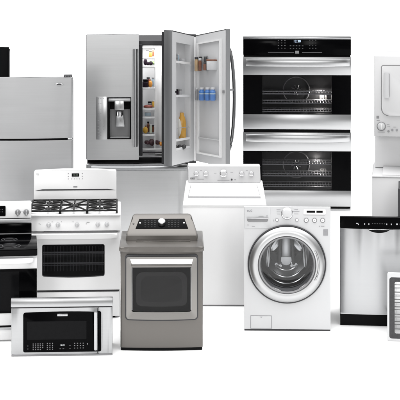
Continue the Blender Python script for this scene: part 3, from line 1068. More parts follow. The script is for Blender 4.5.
# ------------------------------------------------------------------ stacked laundry centre
f = F('laundry_centre', 'white stacked washer and dryer, dryer on top, cut off by the right edge', 'stacked laundry', 413.5, 287.6, yaw=0.9)
D = 0.68
f.fbox(372.2, 454.8, 178, 287, 0.0, D, 0.006).to('washer_cabinet', LWHITE, f)
lo = B()
lo.loft([(-0.004, f.z(178), f.k(41.4)), (-0.006, f.z(177), f.k(41.4)), (0.40, f.z(167.5, .40), f.k(40)), (D, f.z(167.5, .40), f.k(40)), (D, f.z(178), f.k(41.4))], 0.004)
deck = lo.to('washer_deck', LWHITE, f)
ld = B()
y1, y0 = 0.34, 0.05
za, zb_ = f.z(177) + (f.z(167.5, .4) - f.z(177)) * (y0 + .006) / .406, f.z(177) + (f.z(167.5, .4) - f.z(177)) * (y1 + .006) / .406
ld.hexa([(f.x(382.5, y0), y0, za + .001), (f.x(444.5, y0), y0, za + .001), (f.x(444.5, y0), y0, za + .006), (f.x(382.5, y0), y0, za + .006),
         (f.x(384, y1), y1, zb_ + .001), (f.x(443, y1), y1, zb_ + .001), (f.x(443, y1), y1, zb_ + .02), (f.x(384, y1), y1, zb_ + .02)], .002)
ld.to('washer_lid', LWHITE, f)
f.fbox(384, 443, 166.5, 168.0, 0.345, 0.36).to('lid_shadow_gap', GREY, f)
f.fbox(375.6, 451.4, 136, 168, 0.36, D, 0.006).to('back_panel', OFFWHITE, f)
up = f.fbox(374.4, 452.6, 56.2, 137.0, 0.10, D - .02, 0.008).to('dryer_cabinet', LWHITE, f)
yy = 0.098
B().ring(f.frr(381.3, 445.5, 65.4, 116.4, yy, (2.6, 2.6, 8, 8)), f.frr(381.9, 444.9, 66.0, 115.8, yy, (2.2, 2.2, 7.5, 7.5)), yy - .001, .1).to('door_gap', GREY, f)
dd = B().prism(f.frr(382.0, 444.8, 66.1, 115.7, yy, (2.2, 2.2, 7.4, 7.4)), 0.072, 0.0995, .01).to('dryer_door', LWHITE, f)
hb = B().slab(f.x(384.2, .07), f.x(389.2, .07), .055, .071, f.z(98, .07), f.z(73, .07), 0.006, .004, .004).to('handle', WHITE_PL, dd)
f.fbox(389.3, 389.7, 74, 97, .066, .0718).to('handle_recess', PALEPRINT, dd)
f.fbox(376.8, 379.4, 116.4, 119.0, 0.097, 0.0995).to('badge', GREY, up)
kn = knob(f, 381.6, 126.8, 0.099, 4.6, 0.008, 'timer_ring', GREY, None)
knob(f, 381.6, 126.8, 0.090, 3.8, 0.022, 'timer_dial', WHITE_PL, None, WHITE)
for px, row in ((388.8, 131.6), (392.6, 130.2), (397, 130.2)):
    knob(f, px, row, 0.099, 1.1, 0.012, 'selector_knob', GREY if px < 390 else PALEPRINT, None)
marks(f, [(388.5, 125, 2.4, .3), (389, 127, 2.8, .3), (395, 127.4, 3, .3), (381.5, 132.6, 7, .4), (378.5, 121.0, 3, .3)], 0.0992, PALEPRINT, 'printed_scale', up)

# ------------------------------------------------------------------ dark appliance peeping in at the right
f = F('compact_refrigerator', 'dark grey appliance showing only a thin strip at the right edge above the dishwasher', 'refrigerator', 426, 304, yaw=0.9)
f.fbox(398.6, 453, 190, 303.4, 0.05, 0.5, 0.006).to('cabinet', DGREY, f)
dd = B().slab(f.x(398.2), f.x(453.4), 0.0, 0.048, f.z(303), f.z(189.2), 0.008, 0.01, 0.006).to('door', DGREY, f)
B().tube([(f.x(447), -.005, f.z(200)), (f.x(447), -.04, f.z(203)), (f.x(447), -.04, f.z(235)), (f.x(447), -.005, f.z(238))], .01).to('handle', GREY, dd)

# ------------------------------------------------------------------ gas range
f = F('gas_range', 'white gas range with black cast iron grates, standing behind the microwave', 'gas range', 73.5, 319)
k = f.k
D = 0.64
f.fbox(26.8, 120.0, 217, 317.2, 0.055, D, 0.004).to('cabinet', WHITE, f)
for px in (32, 114.2):
    for yy in (0.05, 0.55):
        B().lathe(f.x(px), yy, 0.0, [(0, 0), (k(1.1), 0), (k(1.1), .008), (k(.6), .01), (k(.6), .03), (0, .03)], 14, 'Z').to('foot', BLACK, f)
f.fbox(26.4, 119.2, 292.2, 316.6, 0.004, 0.054, 0.006).to('storage_drawer', WHITE, f)
f.fbox(27, 119, 290.2, 292.1, 0.018, 0.054).to('drawer_gap', DGREY, f)
dw = B().ring(f.frr(26.3, 120.2, 290.0, 233.2, 0, 1.2, m=14), f.frr(42.2, 104.6, 276.4, 244.4, 0, 1.8, m=14, bb=1.4), 0.0, 0.05).to('oven_door', WHITE, f)
B().prism(f.frr(42.4, 104.4, 276.2, 244.6, 0.01, 1.7, m=14, bb=1.4), 0.010, 0.014).to('window', GLASS, dw)
cvb = B()
cvb.box(f.x(40), f.x(107), .0505, .054, f.z(280), f.z(242))
cv = cvb.to('oven_cavity', ENAMEL, dw)
rk = B()
for row, r_ in ((253.0, .0065), (254.8, .003), (263.9, .006), (265.8, .003)):
    rk.tube([(f.x(43), .03, f.z(row)), (f.x(104), .03, f.z(row))], r_, 8)
for i in range(19):
    px = 44.5 + i * 3.2
    rk.tube([(f.x(px), .036, f.z(247)), (f.x(px), .036, f.z(272))], .0018, 5)
rk.to('oven_rack', paint('rack_enamel', (0.42, 0.42, 0.43), .4, .4, .05), dw)
hb = B().slab(f.x(29.5, -.06), f.x(117.6, -.06), -0.058, -0.028, f.z(238.8, -.06), f.z(234.2, -.06), 0.014, 0.012, 0.010).to('handle', WHITE, dw)
for p0, p1 in ((31, 35), (112.5, 116.5)):
    f.fbox(p0, p1, 235, 238.4, -0.028, -0.0005, 0.004).to('handle_mount', WHITE, hb)
f.fbox(44, 116.2, 231.2, 233.0, 0.012, 0.054).to('vent_slot', GREY, f)
cp = B().hexa([(f.x(26.2), -0.006, f.z(230.8)), (f.x(120.9), -0.006, f.z(230.8)), (f.x(120.7), 0.022, f.z(216.4)), (f.x(26.4), 0.022, f.z(216.4)),
               (f.x(26.2), 0.054, f.z(230.8)), (f.x(120.9), 0.054, f.z(230.8)), (f.x(120.7), 0.054, f.z(216.4)), (f.x(26.4), 0.054, f.z(216.4))], 0.004).to('control_panel', WHITE, f)
for px in (48.8, 58, 77, 97.8, 106.8):
    knob(f, px, 224.4, 0.008, 2.3, 0.022, 'burner_knob', WHITE_PL, cp, OFFWHITE)
marks(f, [(39.4, 223.6, 1.6, .5), (40.6, 224.4, 1, .4), (88.0, 222.4, 3, .4), (86.2, 224, .8, .8), (52.2, 221.6, .8, .4), (61.4, 221.6, .8, .4), (73, 221.6, .8, .4)], 0.007, PALEPRINT, 'printed_marks', cp)
zc = f.z(215.0)
ct = f.fbox(26.2, 120.8, 216.3, 214.6, -0.004, D - 0.05, 0.006).to('cooktop', WHITE, f)
ztop = f.z(214.6, -.004)
# burners
for px, yy, r_ in ((47.5, .17, 5.0), (47.5, .43, 4.0), (73.5, .30, 6.0), (99.5, .17, 4.4), (99.5, .43, 5.0)):
    x = f.x(px)
    bo = B().lathe(x, yy, ztop + .001, [(0, 0), (k(r_ * 1.25), 0), (k(r_ * 1.2), .004), (k(r_ * .7), .006), (k(r_ * .7), .014), (0, .014)], 28, 'Z').to('burner', STEELD, f)
    B().lathe(x, yy, ztop + .0155, [(0, 0), (k(r_ * .78), 0), (k(r_ * .8), .004), (k(r_ * .7), .010), (0, .012)], 28, 'Z').to('burner_cap', IRON, bo)
# grates
GZ = ztop + 0.030


def bar(b, x0, y0, x1, y1, w=0.0065, h=0.012, z=None, dz=0.0):
    z = GZ if z is None else z
    dx, dy = x1 - x0, y1 - y0
    l = math.hypot(dx, dy)
    nx, ny = -dy / l * w, dx / l * w
    b.hexa([(x0 + nx, y0 + ny, z - h), (x0 - nx, y0 - ny, z - h), (x0 - nx, y0 - ny, z), (x0 + nx, y0 + ny, z),
            (x1 + nx, y1 + ny, z - h), (x1 - nx, y1 - ny, z - h), (x1 - nx, y1 - ny, z + dz), (x1 + nx, y1 + ny, z + dz)], 0.002, 1)


ya, yb_ = 0.035, 0.545
for gi, (p0, p1, burners) in enumerate(((30.2, 59.6, ((47.5, .17), (47.5, .43))), (60.2, 86.8, ((73.5, .30),)), (87.4, 116.8, ((99.5, .17), (99.5, .43))))):
    b = B()
    x0, x1 = f.x(p0), f.x(p1)
    x0b, x1b = x0, x1
    bar(b, x0, ya, x1, ya)
    bar(b, x0, yb_, x1, yb_)
    bar(b, x0, ya, x0, yb_)
    bar(b, x1, ya, x1, yb_)
    xm = f.x(burners[0][0])
    if len(burners) == 2:
        bar(b, x0, .30, x1, .30)
        rows_ = ((ya, .30), (.30, yb_))
    else:
        rows_ = ((ya, yb_),)
    for (bx, by), (e0, e1) in zip(burners, rows_):
        X = f.x(bx)
        g = 0.028
        bar(b, X, e0, X, by - g, dz=.006)
        bar(b, X, e1, X, by + g, dz=.006)
        bar(b, x0, by, X - g, by, dz=.006)
        bar(b, x1, by, X + g, by, dz=.006)
        for cx_, cy_ in ((x0, e0), (x1, e0), (x0, e1), (x1, e1)):
            vx, vy = X - cx_, by - cy_
            q = 1 - 0.045 / math.hypot(vx, vy)
            bar(b, cx_, cy_, cx_ + vx * q, cy_ + vy * q, .006)
    for cx_ in (x0, x1):
        for cy_ in (ya, yb_, .30):
            b.box(cx_ - .007, cx_ + .007, cy_ - .007, cy_ + .007, ztop + .001, GZ - .012)
    b.to('grate', IRON, f)
# backguard
yg = D - 0.075
bgd = B().prism(f.frr(32.4, 114.6, 203.5, 171.0, yg, (1.6, 1.6, .2, .2), bt=1.4), yg, D, 0.006).to('backguard', WHITE, f)
f.fbox(70.0, 77.4, 173.4, 176.6, yg - .003, yg + .001, 0.001).to('display', BLACK, bgd)
writing('display_digits', '12:00', k(2.3), (f.x(73.7, yg), yg - .0035, f.z(175, yg)), cmat('dim_digits', (.10, .12, .10)), bgd)
marks(f, [(66.6, 173.4), (66.6, 176.2), (66.6, 178.8), (80.6, 173.4), (80.6, 176.2), (80.6, 178.8), (70, 178.8), (72.6, 178.8), (75.2, 178.8), (77.6, 178.8), (33.8 + 2, 173.6, 2.6, .4), (36.5, 174.6, 1.2, .3)], yg - .0005, PALEPRINT, 'printed_buttons', bgd, .9, .6)
f.fbox(71.6, 75.6, 186.2, 187.4, yg - .0016, yg).to('badge', PALEPRINT, bgd)
sl = B().hexa([(f.x(33.8, yg), yg - .002, f.z(190.3, yg)), (f.x(113.6, yg), yg - .002, f.z(190.3, yg)), (f.x(106, yg), yg - .002, f.z(189.0, yg)), (f.x(41, yg), yg - .002, f.z(189.0, yg)),
               (f.x(33.8, yg), yg + .001, f.z(190.3, yg)), (f.x(113.6, yg), yg + .001, f.z(190.3, yg)), (f.x(106, yg), yg + .001, f.z(189.0, yg)), (f.x(41, yg), yg + .001, f.z(189.0, yg))])
sl.to('vent_slot', DGREY, bgd)

# ------------------------------------------------------------------ electric range
f = F('electric_range', 'white electric range with black glass cooktop and oven window at the left edge', 'electric range', -8, 342, yaw=0.9)
k = f.k
D = 0.62
f.fbox(-52.6, 36.4, 257, 340, 0.055, D, 0.004).to('cabinet', WHITE, f)
ct = f.fbox(-53.2, 37.2, 251.0, 250.0, -0.012, 0.52, 0.002).to('cooktop', BLACKG, f)
f.fbox(-53.2, 37.2, 256.6, 251.05, -0.012, 0.053, 0.003).to('cooktop_front', BLACK, ct)
zt = f.z(250, -.012)
for px, yy, r_ in ((9, .13, 11), (9, .38, 8.0), (-25, .13, 8.0), (-25, .38, 11)):
    b = B()
    for q in (1.0, .62):
        b.lathe(f.x(px), yy, zt, [(k(r_ * q), 0.0002), (k(r_ * q), .0012), (k(r_ * q) + .003, .0012), (k(r_ * q) + .003, .0002)], 40, 'Z')
    b.to('burner_ring', DIMTXT, ct)
yk = 0.52
f.fbox(-47, 30.6, 240, 224.0, yk, yk + .04, .004).to('backsplash', BLACKG, f)
f.fbox(-47, 30.6, 234.6, 233.6, yk - .004, yk - .0005).to('splash_seam', GREY, f)
yc = 0.46
cs = B()
x0, x1 = f.x(-46.8, yc), f.x(30.5, yc)
cs.hexa([(x0, yc, f.z(218.8, yc)), (x1, yc, f.z(218.8, yc)), (x1, yc + .015, f.z(204.6, yc)), (x0, yc + .015, f.z(204.6, yc)),
         (x0, D, f.z(218.8, yc)), (x1, D, f.z(218.8, yc)), (x1, D, f.z(204.6, yc)), (x0, D, f.z(204.6, yc))], .008)
cs = cs.to('console', WHITE, f)
f.fbox(-47, 30.4, 224.0, 219.2, yc + .02, D - .01, .003).to('console_lip', STEELD, f)
for px in (17.0, 25.3, -33, -41.3):
    kb = knob(f, px, 212.6, yc + .007, 3.0, 0.014, 'burner_knob', GREY, cs, None)
    x, z = f.x(px, yc), f.z(212.6, yc)
    B().box(x - k(.7), x + k(.7), yc - .034, yc - .007, z - k(3.6), z + k(2.4), .003).to('grip', STEELB, kb)
    marks(f, [(px - 3.6, 212.8, .5, 1.6), (px + 3.6, 212.8, .5, 1.6)], yc + .008, PRINT, 'knob_scale', kb)
dsp = B().prism(f.frr(-21, 4.8, 216.2, 206.2, yc, .8), yc - .002, yc + .012).to('display', BLACKG, cs)
marks(f, [(-1.0, 209.5, 1.2, .6), (1.6, 209.5, 1.2, .6), (-1, 212, 1.2, .6), (1.6, 212, 1.2, .6), (-8, 211, 6, 2.2)], yc - .0022, DIMTXT, 'keypad', dsp)
f.fbox(-52, 36.2, 258.8, 256.8, 0.004, 0.054).to('vent_strip', STEELD, f)
f.fbox(-52.6, 36.9, 326.0, 259.0, 0.0, 0.053, 0.006).to('oven_door', WHITE, f)
od = bpy.data.objects['oven_door'] if False else f.o.children[-1]
B().prism(f.frr(-52.3, 36.6, 313.6, 269.4, 0, .4), -0.004, -0.0004, .001).to('door_glass', BLACKG, od)
f.fbox(-35, 19, 311.0, 272.0, -0.0048, -0.0042).to('window', cmat('smoked_window', (.004, .004, .0045), .12, .2, 60), od)
hb = B().slab(f.x(-47, -.06), f.x(33.6, -.06), -0.058, -0.030, f.z(264.2, -.06), f.z(259.6, -.06), .006, .012, .010).to('handle', WHITE, od)
for p0, p1 in ((-45, -41), (28, 32)):
    f.fbox(p0, p1, 263.6, 260.4, -0.030, -0.0005, .004).to('handle_mount', WHITE, hb)
f.fbox(-52, 36.6, 328.0, 326.2, 0.012, 0.053).to('drawer_gap', BLACK, f)
sd = f.fbox(-52.6, 36.8, 340.4, 328.2, 0.0, 0.053, 0.006).to('storage_drawer', WHITE, f)
f.fbox(-52.4, 36.6, 330.2, 328.6, -0.003, -0.0003, .001).to('drawer_pull', STEELD, sd)
f.fbox(-50, 34, 342, 340.2, 0.03, 0.5).to('toe_kick', OFFWHITE, f)

# ------------------------------------------------------------------ microwave
f = F('microwave_oven', 'stainless over the range microwave with black door and upright bar handle, on the floor', 'microwave', 62, 356)
k = f.k
D = 0.35
f.fbox(11.8, 112.2, 316.0, 355.6, 0.03, D, 0.003).to('cabinet', STEELD, f)
hood = B().hexa([(f.x(11.2), -0.012, f.z(306.4)), (f.x(112.8), -0.012, f.z(306.4)), (f.x(112.8), -0.006, f.z(298.8)), (f.x(11.2), -0.006, f.z(298.8)),
                 (f.x(11.2), 0.05, f.z(306.4)), (f.x(112.8), 0.05, f.z(306.4)), (f.x(112.8), 0.05, f.z(298.6)), (f.x(11.2), 0.05, f.z(298.6))], .003).to('vent_hood', STEELM, f)
f.fbox(12, 112, 315.9, 308.5, 0.051, D, .003).to('top_vent', STEELD, f)
f.fbox(11.8, 112.2, 307.6, 306.5, 0.006, 0.06).to('hood_gap', DGREY, f)
dr = B().slab(f.x(11.5), f.x(97.5), 0.0, 0.028, f.z(354.0), f.z(307.8), .004, .006, .003).to('door', STEELM, f)
rp = B().slab(f.x(97.9), f.x(112.5), 0.0, 0.028, f.z(354.0), f.z(307.8), .001, .006, .003).to('side_panel', STEELM, f)
f.fbox(11.6, 112.4, 356, 354.2, 0.002, 0.2, .001).to('bottom_trim', GREY, f)
yg = -0.0062
bgp = B().prism(f.frr(23.4, 97.45, 352.0, 312.4, yg, (2.2, .1, .1, 1.6), bt=.9), yg, -0.0005, .001).to('door_glass', BLACKG, dr)
B().prism(f.frr(97.95, 101.2, 352.0, 311.6, yg, (.1, 2.2, 1.8, .1)), yg + .001, -0.0003, .001).to('glass_end', BLACKG, rp)
f.fbox(27.2, 86.4, 339.4, 321.2, yg - .0012, yg - .0001).to('window', cmat('mesh_window', (.006, .006, .0065), .3, .2, 40), bgp)
npl = f.fbox(57.4, 67.6, 316.2, 313.8, yg - .003, yg - .0002, .0006).to('nameplate', STEELB, bgp)
marks(f, [(59 + i * 1.02, 315.0, .6, .7) for i in range(8)], yg - .0031, DGREY, 'nameplate_letters', npl)
sp = []
for i in range(5):
    for j in range(4):
        if (i, j) != (4, 3):
            sp.append((33.4 + i * 2.35, 343.6 + j * 1.9, 1.1, .75))
for i in range(3):
    for j in range(4):
        sp.append((47.4 + i * 2.6, 343.2 + j * 1.95, .9, .9))
for i in range(4):
    for j in range(3):
        sp.append((74.6 + i * 2.9, 343.4 + j * 2.4, 1.2, .75))
sp += [(28.0, 345.5, .8, .6), (28, 348.5, .8, .6), (70, 345.5, .9, .5), (70, 348.5, .9, .5), (87.4, 344.2, .9, 1.4), (60.4, 348.8, 1.6, .5), (63.4, 348.8, 1.6, .5)]
marks(f, sp, yg - .0004, paint('soft_keypad_print', (.17, .17, .175), .6, .2), 'keypad', bgp)
f.fbox(58.8, 66.2, 346.4, 343.0, yg - .001, yg - .0002).to('display', BLACKG, bgp)
writing('display_digits', '12:00', k(2.0), (f.x(62.4), yg - .0018, f.z(344.8)), cmat('display_grey', (.55, .57, .58)), bgp)
hb = B().slab(f.x(94.0, -.06), f.x(97.6, -.06), -0.066, -0.044, f.z(350.6, -.06), f.z(312.6, -.06), .003, .008, .006).to('handle', STEELB, dr)
for r0, r1 in ((318.0, 313.4), (349.8, 345.2)):
    f.fbox(94.4, 97.2, r0, r1, -0.044, -0.0066, .004).to('handle_mount', STEELD, hb)

# ------------------------------------------------------------------ graphite dryer
f = F('dryer', 'dark graphite dryer with a wide window door and raised black control console', 'dryer', 161.6, 350.3)
k = f.k
D = 0.62
B().slab(f.x(120.4), f.x(202.8), 0.004, D, f.z(347.4), f.z(251.8), 0.014, 0.012, 0.002).to('cabinet', GRAPH, f)
B().slab(f.x(121.0), f.x(202.2), 0.004, D - .05, f.z(350.3), f.z(347.5), 0.018, 0.012, 0.001).to('base', BLACK, f)
dk = B().slab(f.x(119.2), f.x(203.9), -0.018, D, f.z(251.6), f.z(246.4), 0.012, 0.018, 0.012).to('top', GRAPH, f)
B().slab(f.x(120.2), f.x(203.0), -0.004, D - .05, f.z(251.8), f.z(251.65), 0.013, 0.012, 0.0).to('top_seam', DGREY, f)
yA, yB = 0.215, 0.36
zd = f.z(246.4)
prof = [(yA - .005, zd + .0005, k(37.2)), (yA - .008, f.z(235.4, yA), k(36.6)), (yA + .004, f.z(232.8, yA), k(35.6)), (yB, f.z(217.2, yB), k(31.6)), (yB + .02, f.z(215.2, yB), k(30.2)), (yB + .05, f.z(214.8, yB), k(29.0)), (D - .01, f.z(224.5, yB), k(28.4)), (D - .01, zd + .0005, k(36.0))]
cn = B().loft(prof, 0.016).to('console', GRAPH, f)


def face(px, row):
    t = (232.8 - row) / (232.8 - 217.2)
    y = yA + .004 + (yB - yA - .004) * t
    return Vector((f.x(px, y), y, f.z(232.8, yA) + (f.z(217.2, yB) - f.z(232.8, yA)) * t))


nrm = Vector((0, -(face(161, 217.2).z - face(161, 232.8).z), face(161, 217.2).y - face(161, 232.8).y)).normalized()
q = [face(135.2, 229.0), face(188.0, 229.0), face(184.2, 219.0), face(139.0, 219.0)]
pn = B().hexa([p + nrm * .004 for p in q] + [p + nrm * .0004 for p in q], .0015).to('control_panel', BLACKG, cn)
tl = math.atan2(nrm.z, -nrm.y)
c = face(161.4, 223.9) + nrm * .004
B().lathe(c.x, c.y, c.z, [(0, -.03), (k(3.2), -.03), (k(3.8), -.026), (k(4.2), 0), (0, 0)], 36, 'Y', -tl).to('cycle_dial', STEELB, cn)
for px in (139.8, 183.6):
    c = face(px, 223.4) + nrm * .004
    B().lathe(c.x, c.y, c.z, [(0, -.003), (k(.8), -.003), (k(.8), 0), (0, 0)], 16, 'Y', -tl).to('button_led', LED, pn)
b = B()
for i in range(4):
    for j in range(4):
        for px0 in (145, 168.5):
            c = face(px0 + i * 3.2, 220.8 + j * 2.2) + nrm * .0044
            b.box(c.x - k(.8), c.x + k(.8), c.y - .001, c.y, c.z - k(.28), c.z + k(.28))
b.to('panel_print', DIMTXT, pn)
c = face(133.2, 223.8) + nrm * .001
b = B()
b.lathe(c.x, c.y, c.z, [(k(.7), -.001), (k(1.0), -.001), (k(1.0), .002), (k(.7), .002)], 20, 'Y', -tl)
b.to('maker_mark', DGREY, cn)
cg = B()
cg.box(f.x(136, .2), f.x(190, .2), .17, .2045, zd + .0005, zd + .006, .002)
cg.to('lint_filter_lid', GRAPH, f)
# door
yd = -0.018
rim = B().prism(f.frr(125.2, 198.0, 320.0, 254.6, yd, (3.0, 3.0, 3.4, 3.4), bb=.9), yd, 0.004, .002).to('door_rim', DGREY, f)
bz = B().ring(f.frr(126.4, 196.9, 318.4, 256.4, yd, (2.4, 2.4, 2.8, 2.8), bb=.9), f.frr(131.6, 191.4, 311.4, 267.0, yd, (.8, .8, 2.0, 2.0), bb=.5), yd - .016, yd - .0005, yd - .012).to('door', GRAPHL, f)
hp = [(f.x(132.0, -.04), -.041, f.z(264.2, -.04)), (f.x(191.6, -.04), -.041, f.z(264.2, -.04)), (f.x(193.2, -.04), -.0345, f.z(259.2, -.04)), (f.x(130.2, -.04), -.0345, f.z(259.2, -.04))]
B().hexa(hp + [(x, -.0342, z) for x, y, z in hp][:2] + [(x, -.0342, z) for x, y, z in hp][2:], 0).to('handle', paint('bright_handle', (0.82, 0.82, 0.81), .35, .4), bz)
f.fbox(131.2, 191.8, 266.6, 264.8, yd - .022, yd - .0162, .002).to('handle_lip', GRAPH, bz)
B().prism(f.frr(131.8, 191.2, 311.2, 267.2, yd - .010, (.8, .8, 2.0, 2.0), bb=.5), yd - .010, yd - .008).to('window', GLASSD, bz)
B().prism(f.frr(131.7, 191.3, 311.3, 267.1, yd - .001, (.8, .8, 2.0, 2.0), bb=.5), yd - .0012, yd - .0002).to('door_liner', cmat('charcoal_liner', (.017, .017, .0175), .4, .2, 5), bz)
xm, zm_ = f.x(161.5), f.z(290)
b = B()
b.prism(f.frr(136, 187, 305.5, 272, yd, (7, 7, 5, 5), bb=1.0), yd - .005, yd - .0014, .002)
b.to('drum_opening', cmat('drum_grey', (.034, .034, .035), .4, .3, 3), bz)
b = B()
b.prism(f.frr(141, 182, 301.0, 276, yd, (7, 7, 5, 5), bb=1.0), yd - .0065, yd - .0052, .001)
b.to('drum_back', cmat('drum_dark', (.020, .020, .021), .4, .3, 3), bz)
for p0, p1 in ((131.7, 132.4), (190.7, 191.4)):
    f.fbox(p0, p1, 310, 268, yd - .0175, yd - .0125, .001).to('bright_trim', STEELB, bz)

# ------------------------------------------------------------------ top loading washer
f = F('top_load_washer', 'white top loading washer with five chrome knobs on its pale console', 'washing machine', 224.6, 306.5)
k = f.k
D = 0.66
f.fbox(182.8, 266.3, 305.0, 205.6, 0.0, D, 0.006).to('cabinet', WHITE, f)
f.fbox(184, 265, 306.5, 305.1, 0.01, D - .05).to('base', GREY, f)
yR = 0.55
dk = B().loft([(-0.004, f.z(206.8), k(41.9)), (-0.006, f.z(205.0), k(41.9)), (yR, f.z(182.4, yR), k(38.3) * (1 + yR / f.d)), (D, f.z(182.4, yR), k(38.3) * (1 + yR / f.d)), (D, f.z(206.8), k(41.9))], .006).to('top_deck', WHITE, f)
zf, zr = f.z(205.0), f.z(182.4, yR)


def dpt(px, row, off):
    """point of the sloping deck that is seen at px, row"""
    lo_, hi = -0.006, yR
    for _ in range(40):
        m_ = (lo_ + hi) / 2
        zz = zf + (zr - zf) * (m_ + .006) / (yR + .006)
        if zz < f.z(row, m_):
            lo_ = m_
        else:
            hi = m_
    return Vector((f.x(px, m_), m_, zz + off))


def deckpiece(p, o0, o1, bev):
    a = [dpt(px, r, o0) for px, r in p]
    c = [dpt(px, r, o1) for px, r in p]
    return B().hexa([a[0], a[1], c[1], c[0], a[3], a[2], c[2], c[3]], bev)


deckpiece([(187.8, 198.2), (260.9, 198.2), (257.4, 185.4), (191.0, 185.4)], .0005, .0035, 0).to('lid_gap', GREY, f)
deckpiece([(188.6, 197.4), (260.1, 197.4), (256.6, 185.0), (191.8, 185.0)], .004, .012, .003).to('lid', WHITE, f)
deckpiece([(205, 184.8), (244, 184.8), (244, 183.6), (205, 183.6)], .001, .006, .001).to('lid_hinge', WHITE_PL, f)
yc = yR - .01
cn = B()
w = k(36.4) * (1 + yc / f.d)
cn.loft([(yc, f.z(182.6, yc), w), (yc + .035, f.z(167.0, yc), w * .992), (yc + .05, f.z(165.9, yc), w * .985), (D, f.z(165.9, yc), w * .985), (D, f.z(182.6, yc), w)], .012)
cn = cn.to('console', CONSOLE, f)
for px, r_ in ((196.6, 2.9), (206.2, 2.9), (223.8, 4.1), (242.0, 2.9), (251.6, 2.9)):
    yk_ = yc + .018
    kb = knob(f, px, 173.6, yk_, r_, .012, 'control_knob', CHROME, cn)
    knob(f, px, 173.4, yk_ - .0125, r_ * .74, .024, 'knob_cap', CONSOLE, kb)
f.fbox(190.6, 195.0, 179.2, 177.8, yc + .002, yc + .012, .001).to('badge', DGREY, cn)
writing('badge_letters', 'MAYTAG', k(1.25), (f.x(192.8, yc), yc + .0012, f.z(178.5, yc)), OFFWHITE, cn)
b = B().lathe(f.x(232.0, yc), yc + .006, f.z(179.6, yc), [(0, -.006), (k(.9), -.006), (k(.95), 0), (0, 0)], 20)
b.to('start_button', DGREY, cn)
marks(f, [(200.5, 179.2, 7, .4), (223.8, 180.2, 12, .4), (235.4, 179.6, 1.6, .4), (201.4, 170.4, 2, .3), (215.5, 173.4, 2.4, .3), (232, 172.4, 2.4, .3), (247, 170.4, 2, .3)], yc + .004, PALEPRINT, 'printed_scale', cn)
for px in (190, 259):
    B().lathe(f.x(px), .08, 0, [(0, 0), (.02, 0), (.02, .004), (0, .004)], 14, 'Z').to('foot', BLACK, f)

# ------------------------------------------------------------------ front loading washer
f = F('front_load_washer', 'white front loading washer with a big round silver rimmed glass door', 'washing machine', 287.3, 331)
k = f.k
D = 0.66
R0 = k(36.0)
CX, CZ = f.x(286.9), f.z(264.0)
# body: front plate with a round hole, four walls and a back
n = 72
outer_, inner_ = [], []
X0, X1, Z0, Z1 = f.x(244.2), f.x(330.4), f.z(329.2), f.z(207.0)
angs = sorted([2 * math.pi * i / n for i in range(n)] + [math.atan2(z - CZ, x - CX) % (2 * math.pi) for x in (X0, X1) for z in (Z0, Z1)])
for a in angs:
    c_, s_ = math.cos(a), math.sin(a)
    t = min([((X1 if c_ > 0 else X0) - CX) / c_ if abs(c_) > 1e-9 else 9e9, ((Z1 if s_ > 0 else Z0) - CZ) / s_ if abs(s_) > 1e-9 else 9e9])
    outer_.append((CX + c_ * t, CZ + s_ * t))
    inner_.append((CX + c_ * R0, CZ + s_ * R0))
b = B().ring(outer_, inner_, 0.0, 0.03)
ZT = Z1 - .125
b.box(X0, X0 + .02, .0305, D, Z0, ZT)
b.box(X1 - .02, X1, .0305, D, Z0, ZT)
b.box(X0 + .0205, X1 - .0205, .0305, D, ZT - .02, ZT - .0005)
b.box(X0 + .0205, X1 - .0205, .0305, D, Z0, Z0 + .02)
b.box(X0 + .0205, X1 - .0205, D - .02, D, Z0 + .0205, ZT - .0205)
b.to('cabinet', WHITE_PL, f)
f.fbox(244.4, 330.2, 331, 329.3, 0.004, D - .04).to('base', DGREY, f)
# top lip and control strip
ta, tb_ = f.x(244.0), f.x(330.6)
B().hexa([(ta, .0306, ZT), (tb_, .0306, ZT), (tb_, .0306, Z1), (ta, .0306, Z1), (ta, D - .003, ZT), (tb_, D - .003, ZT), (tb_, D - .003, ZT + .006), (ta, D - .003, ZT + .006)], .003).to('top', WHITE_PL, f)
yd = -0.004
dt = B().prism(f.frr(244.6, 270.2, 228.2, 207.6, yd, (.3, .3, 1.2, .3)), yd, -.0004, .001).to('detergent_drawer', WHITE_PL, f)
B().prism(f.frr(247.0, 268.2, 222.2, 217.8, yd, (.4, .4, 2.2, 2.2)), yd - .002, yd - .0002, .0005).to('handle', GREY, dt)
f.fbox(247.0, 268.2, 218.9, 217.8, yd - .012, yd - .0022, .001).to('handle_lip', STEELD, dt)
writing('maker_letters', 'LG', k(3.0), (f.x(250.6, yd), yd - .0006, f.z(211.0, yd)), PRINT, dt, .0002)
B().lathe(f.x(247.8, yd), yd, f.z(211, yd), [(0, -.0008), (k(1.0), -.0008), (k(1.0), 0), (0, 0)], 18).to('maker_mark', PRINT, dt)
marks(f, [(261, 216.4, 5, .45), (267, 216.0, 1.0, 1.0), (248, 225.2, 2, .5), (253.4, 226.6, 3, .3)], yd - .0003, PALEPRINT, 'printed_words', dt)
kr = knob(f, 287.1, 213.6, -.0005, 6.0, .010, 'cycle_dial', CHROME, None, None, 40)
knob(f, 287.1, 213.4, -.0108, 5.0, .030, 'dial_cap', WHITE_PL, kr, None, 40)
f.fbox(286.0, 288.2, 218.6, 217.6, -.045, -.028).to('dial_pointer', PRINT, kr)
marks(f, [(278.6, 209.8, 4, .4), (278.6, 211.9, 4, .4), (278.6, 214, 3.4, .4), (296.2, 209.6, 3.6, .4), (296.2, 211.6, 6.4, .4), (296.2, 213.8, 4.4, .4), (273.8, 220.6, .5, 2.0), (322.6, 226.0, 3.4, .7), (319.5, 226, 1.2, .7), (314.2, 214.9, 21, .4)], -.0003, PALEPRINT, 'printed_words', f)
B().prism(f.frr(303.4, 325.6, 214.4, 209.0, 0, 1.0), -.003, -.0003, .001).to('display_frame', OFFWHITE, f)
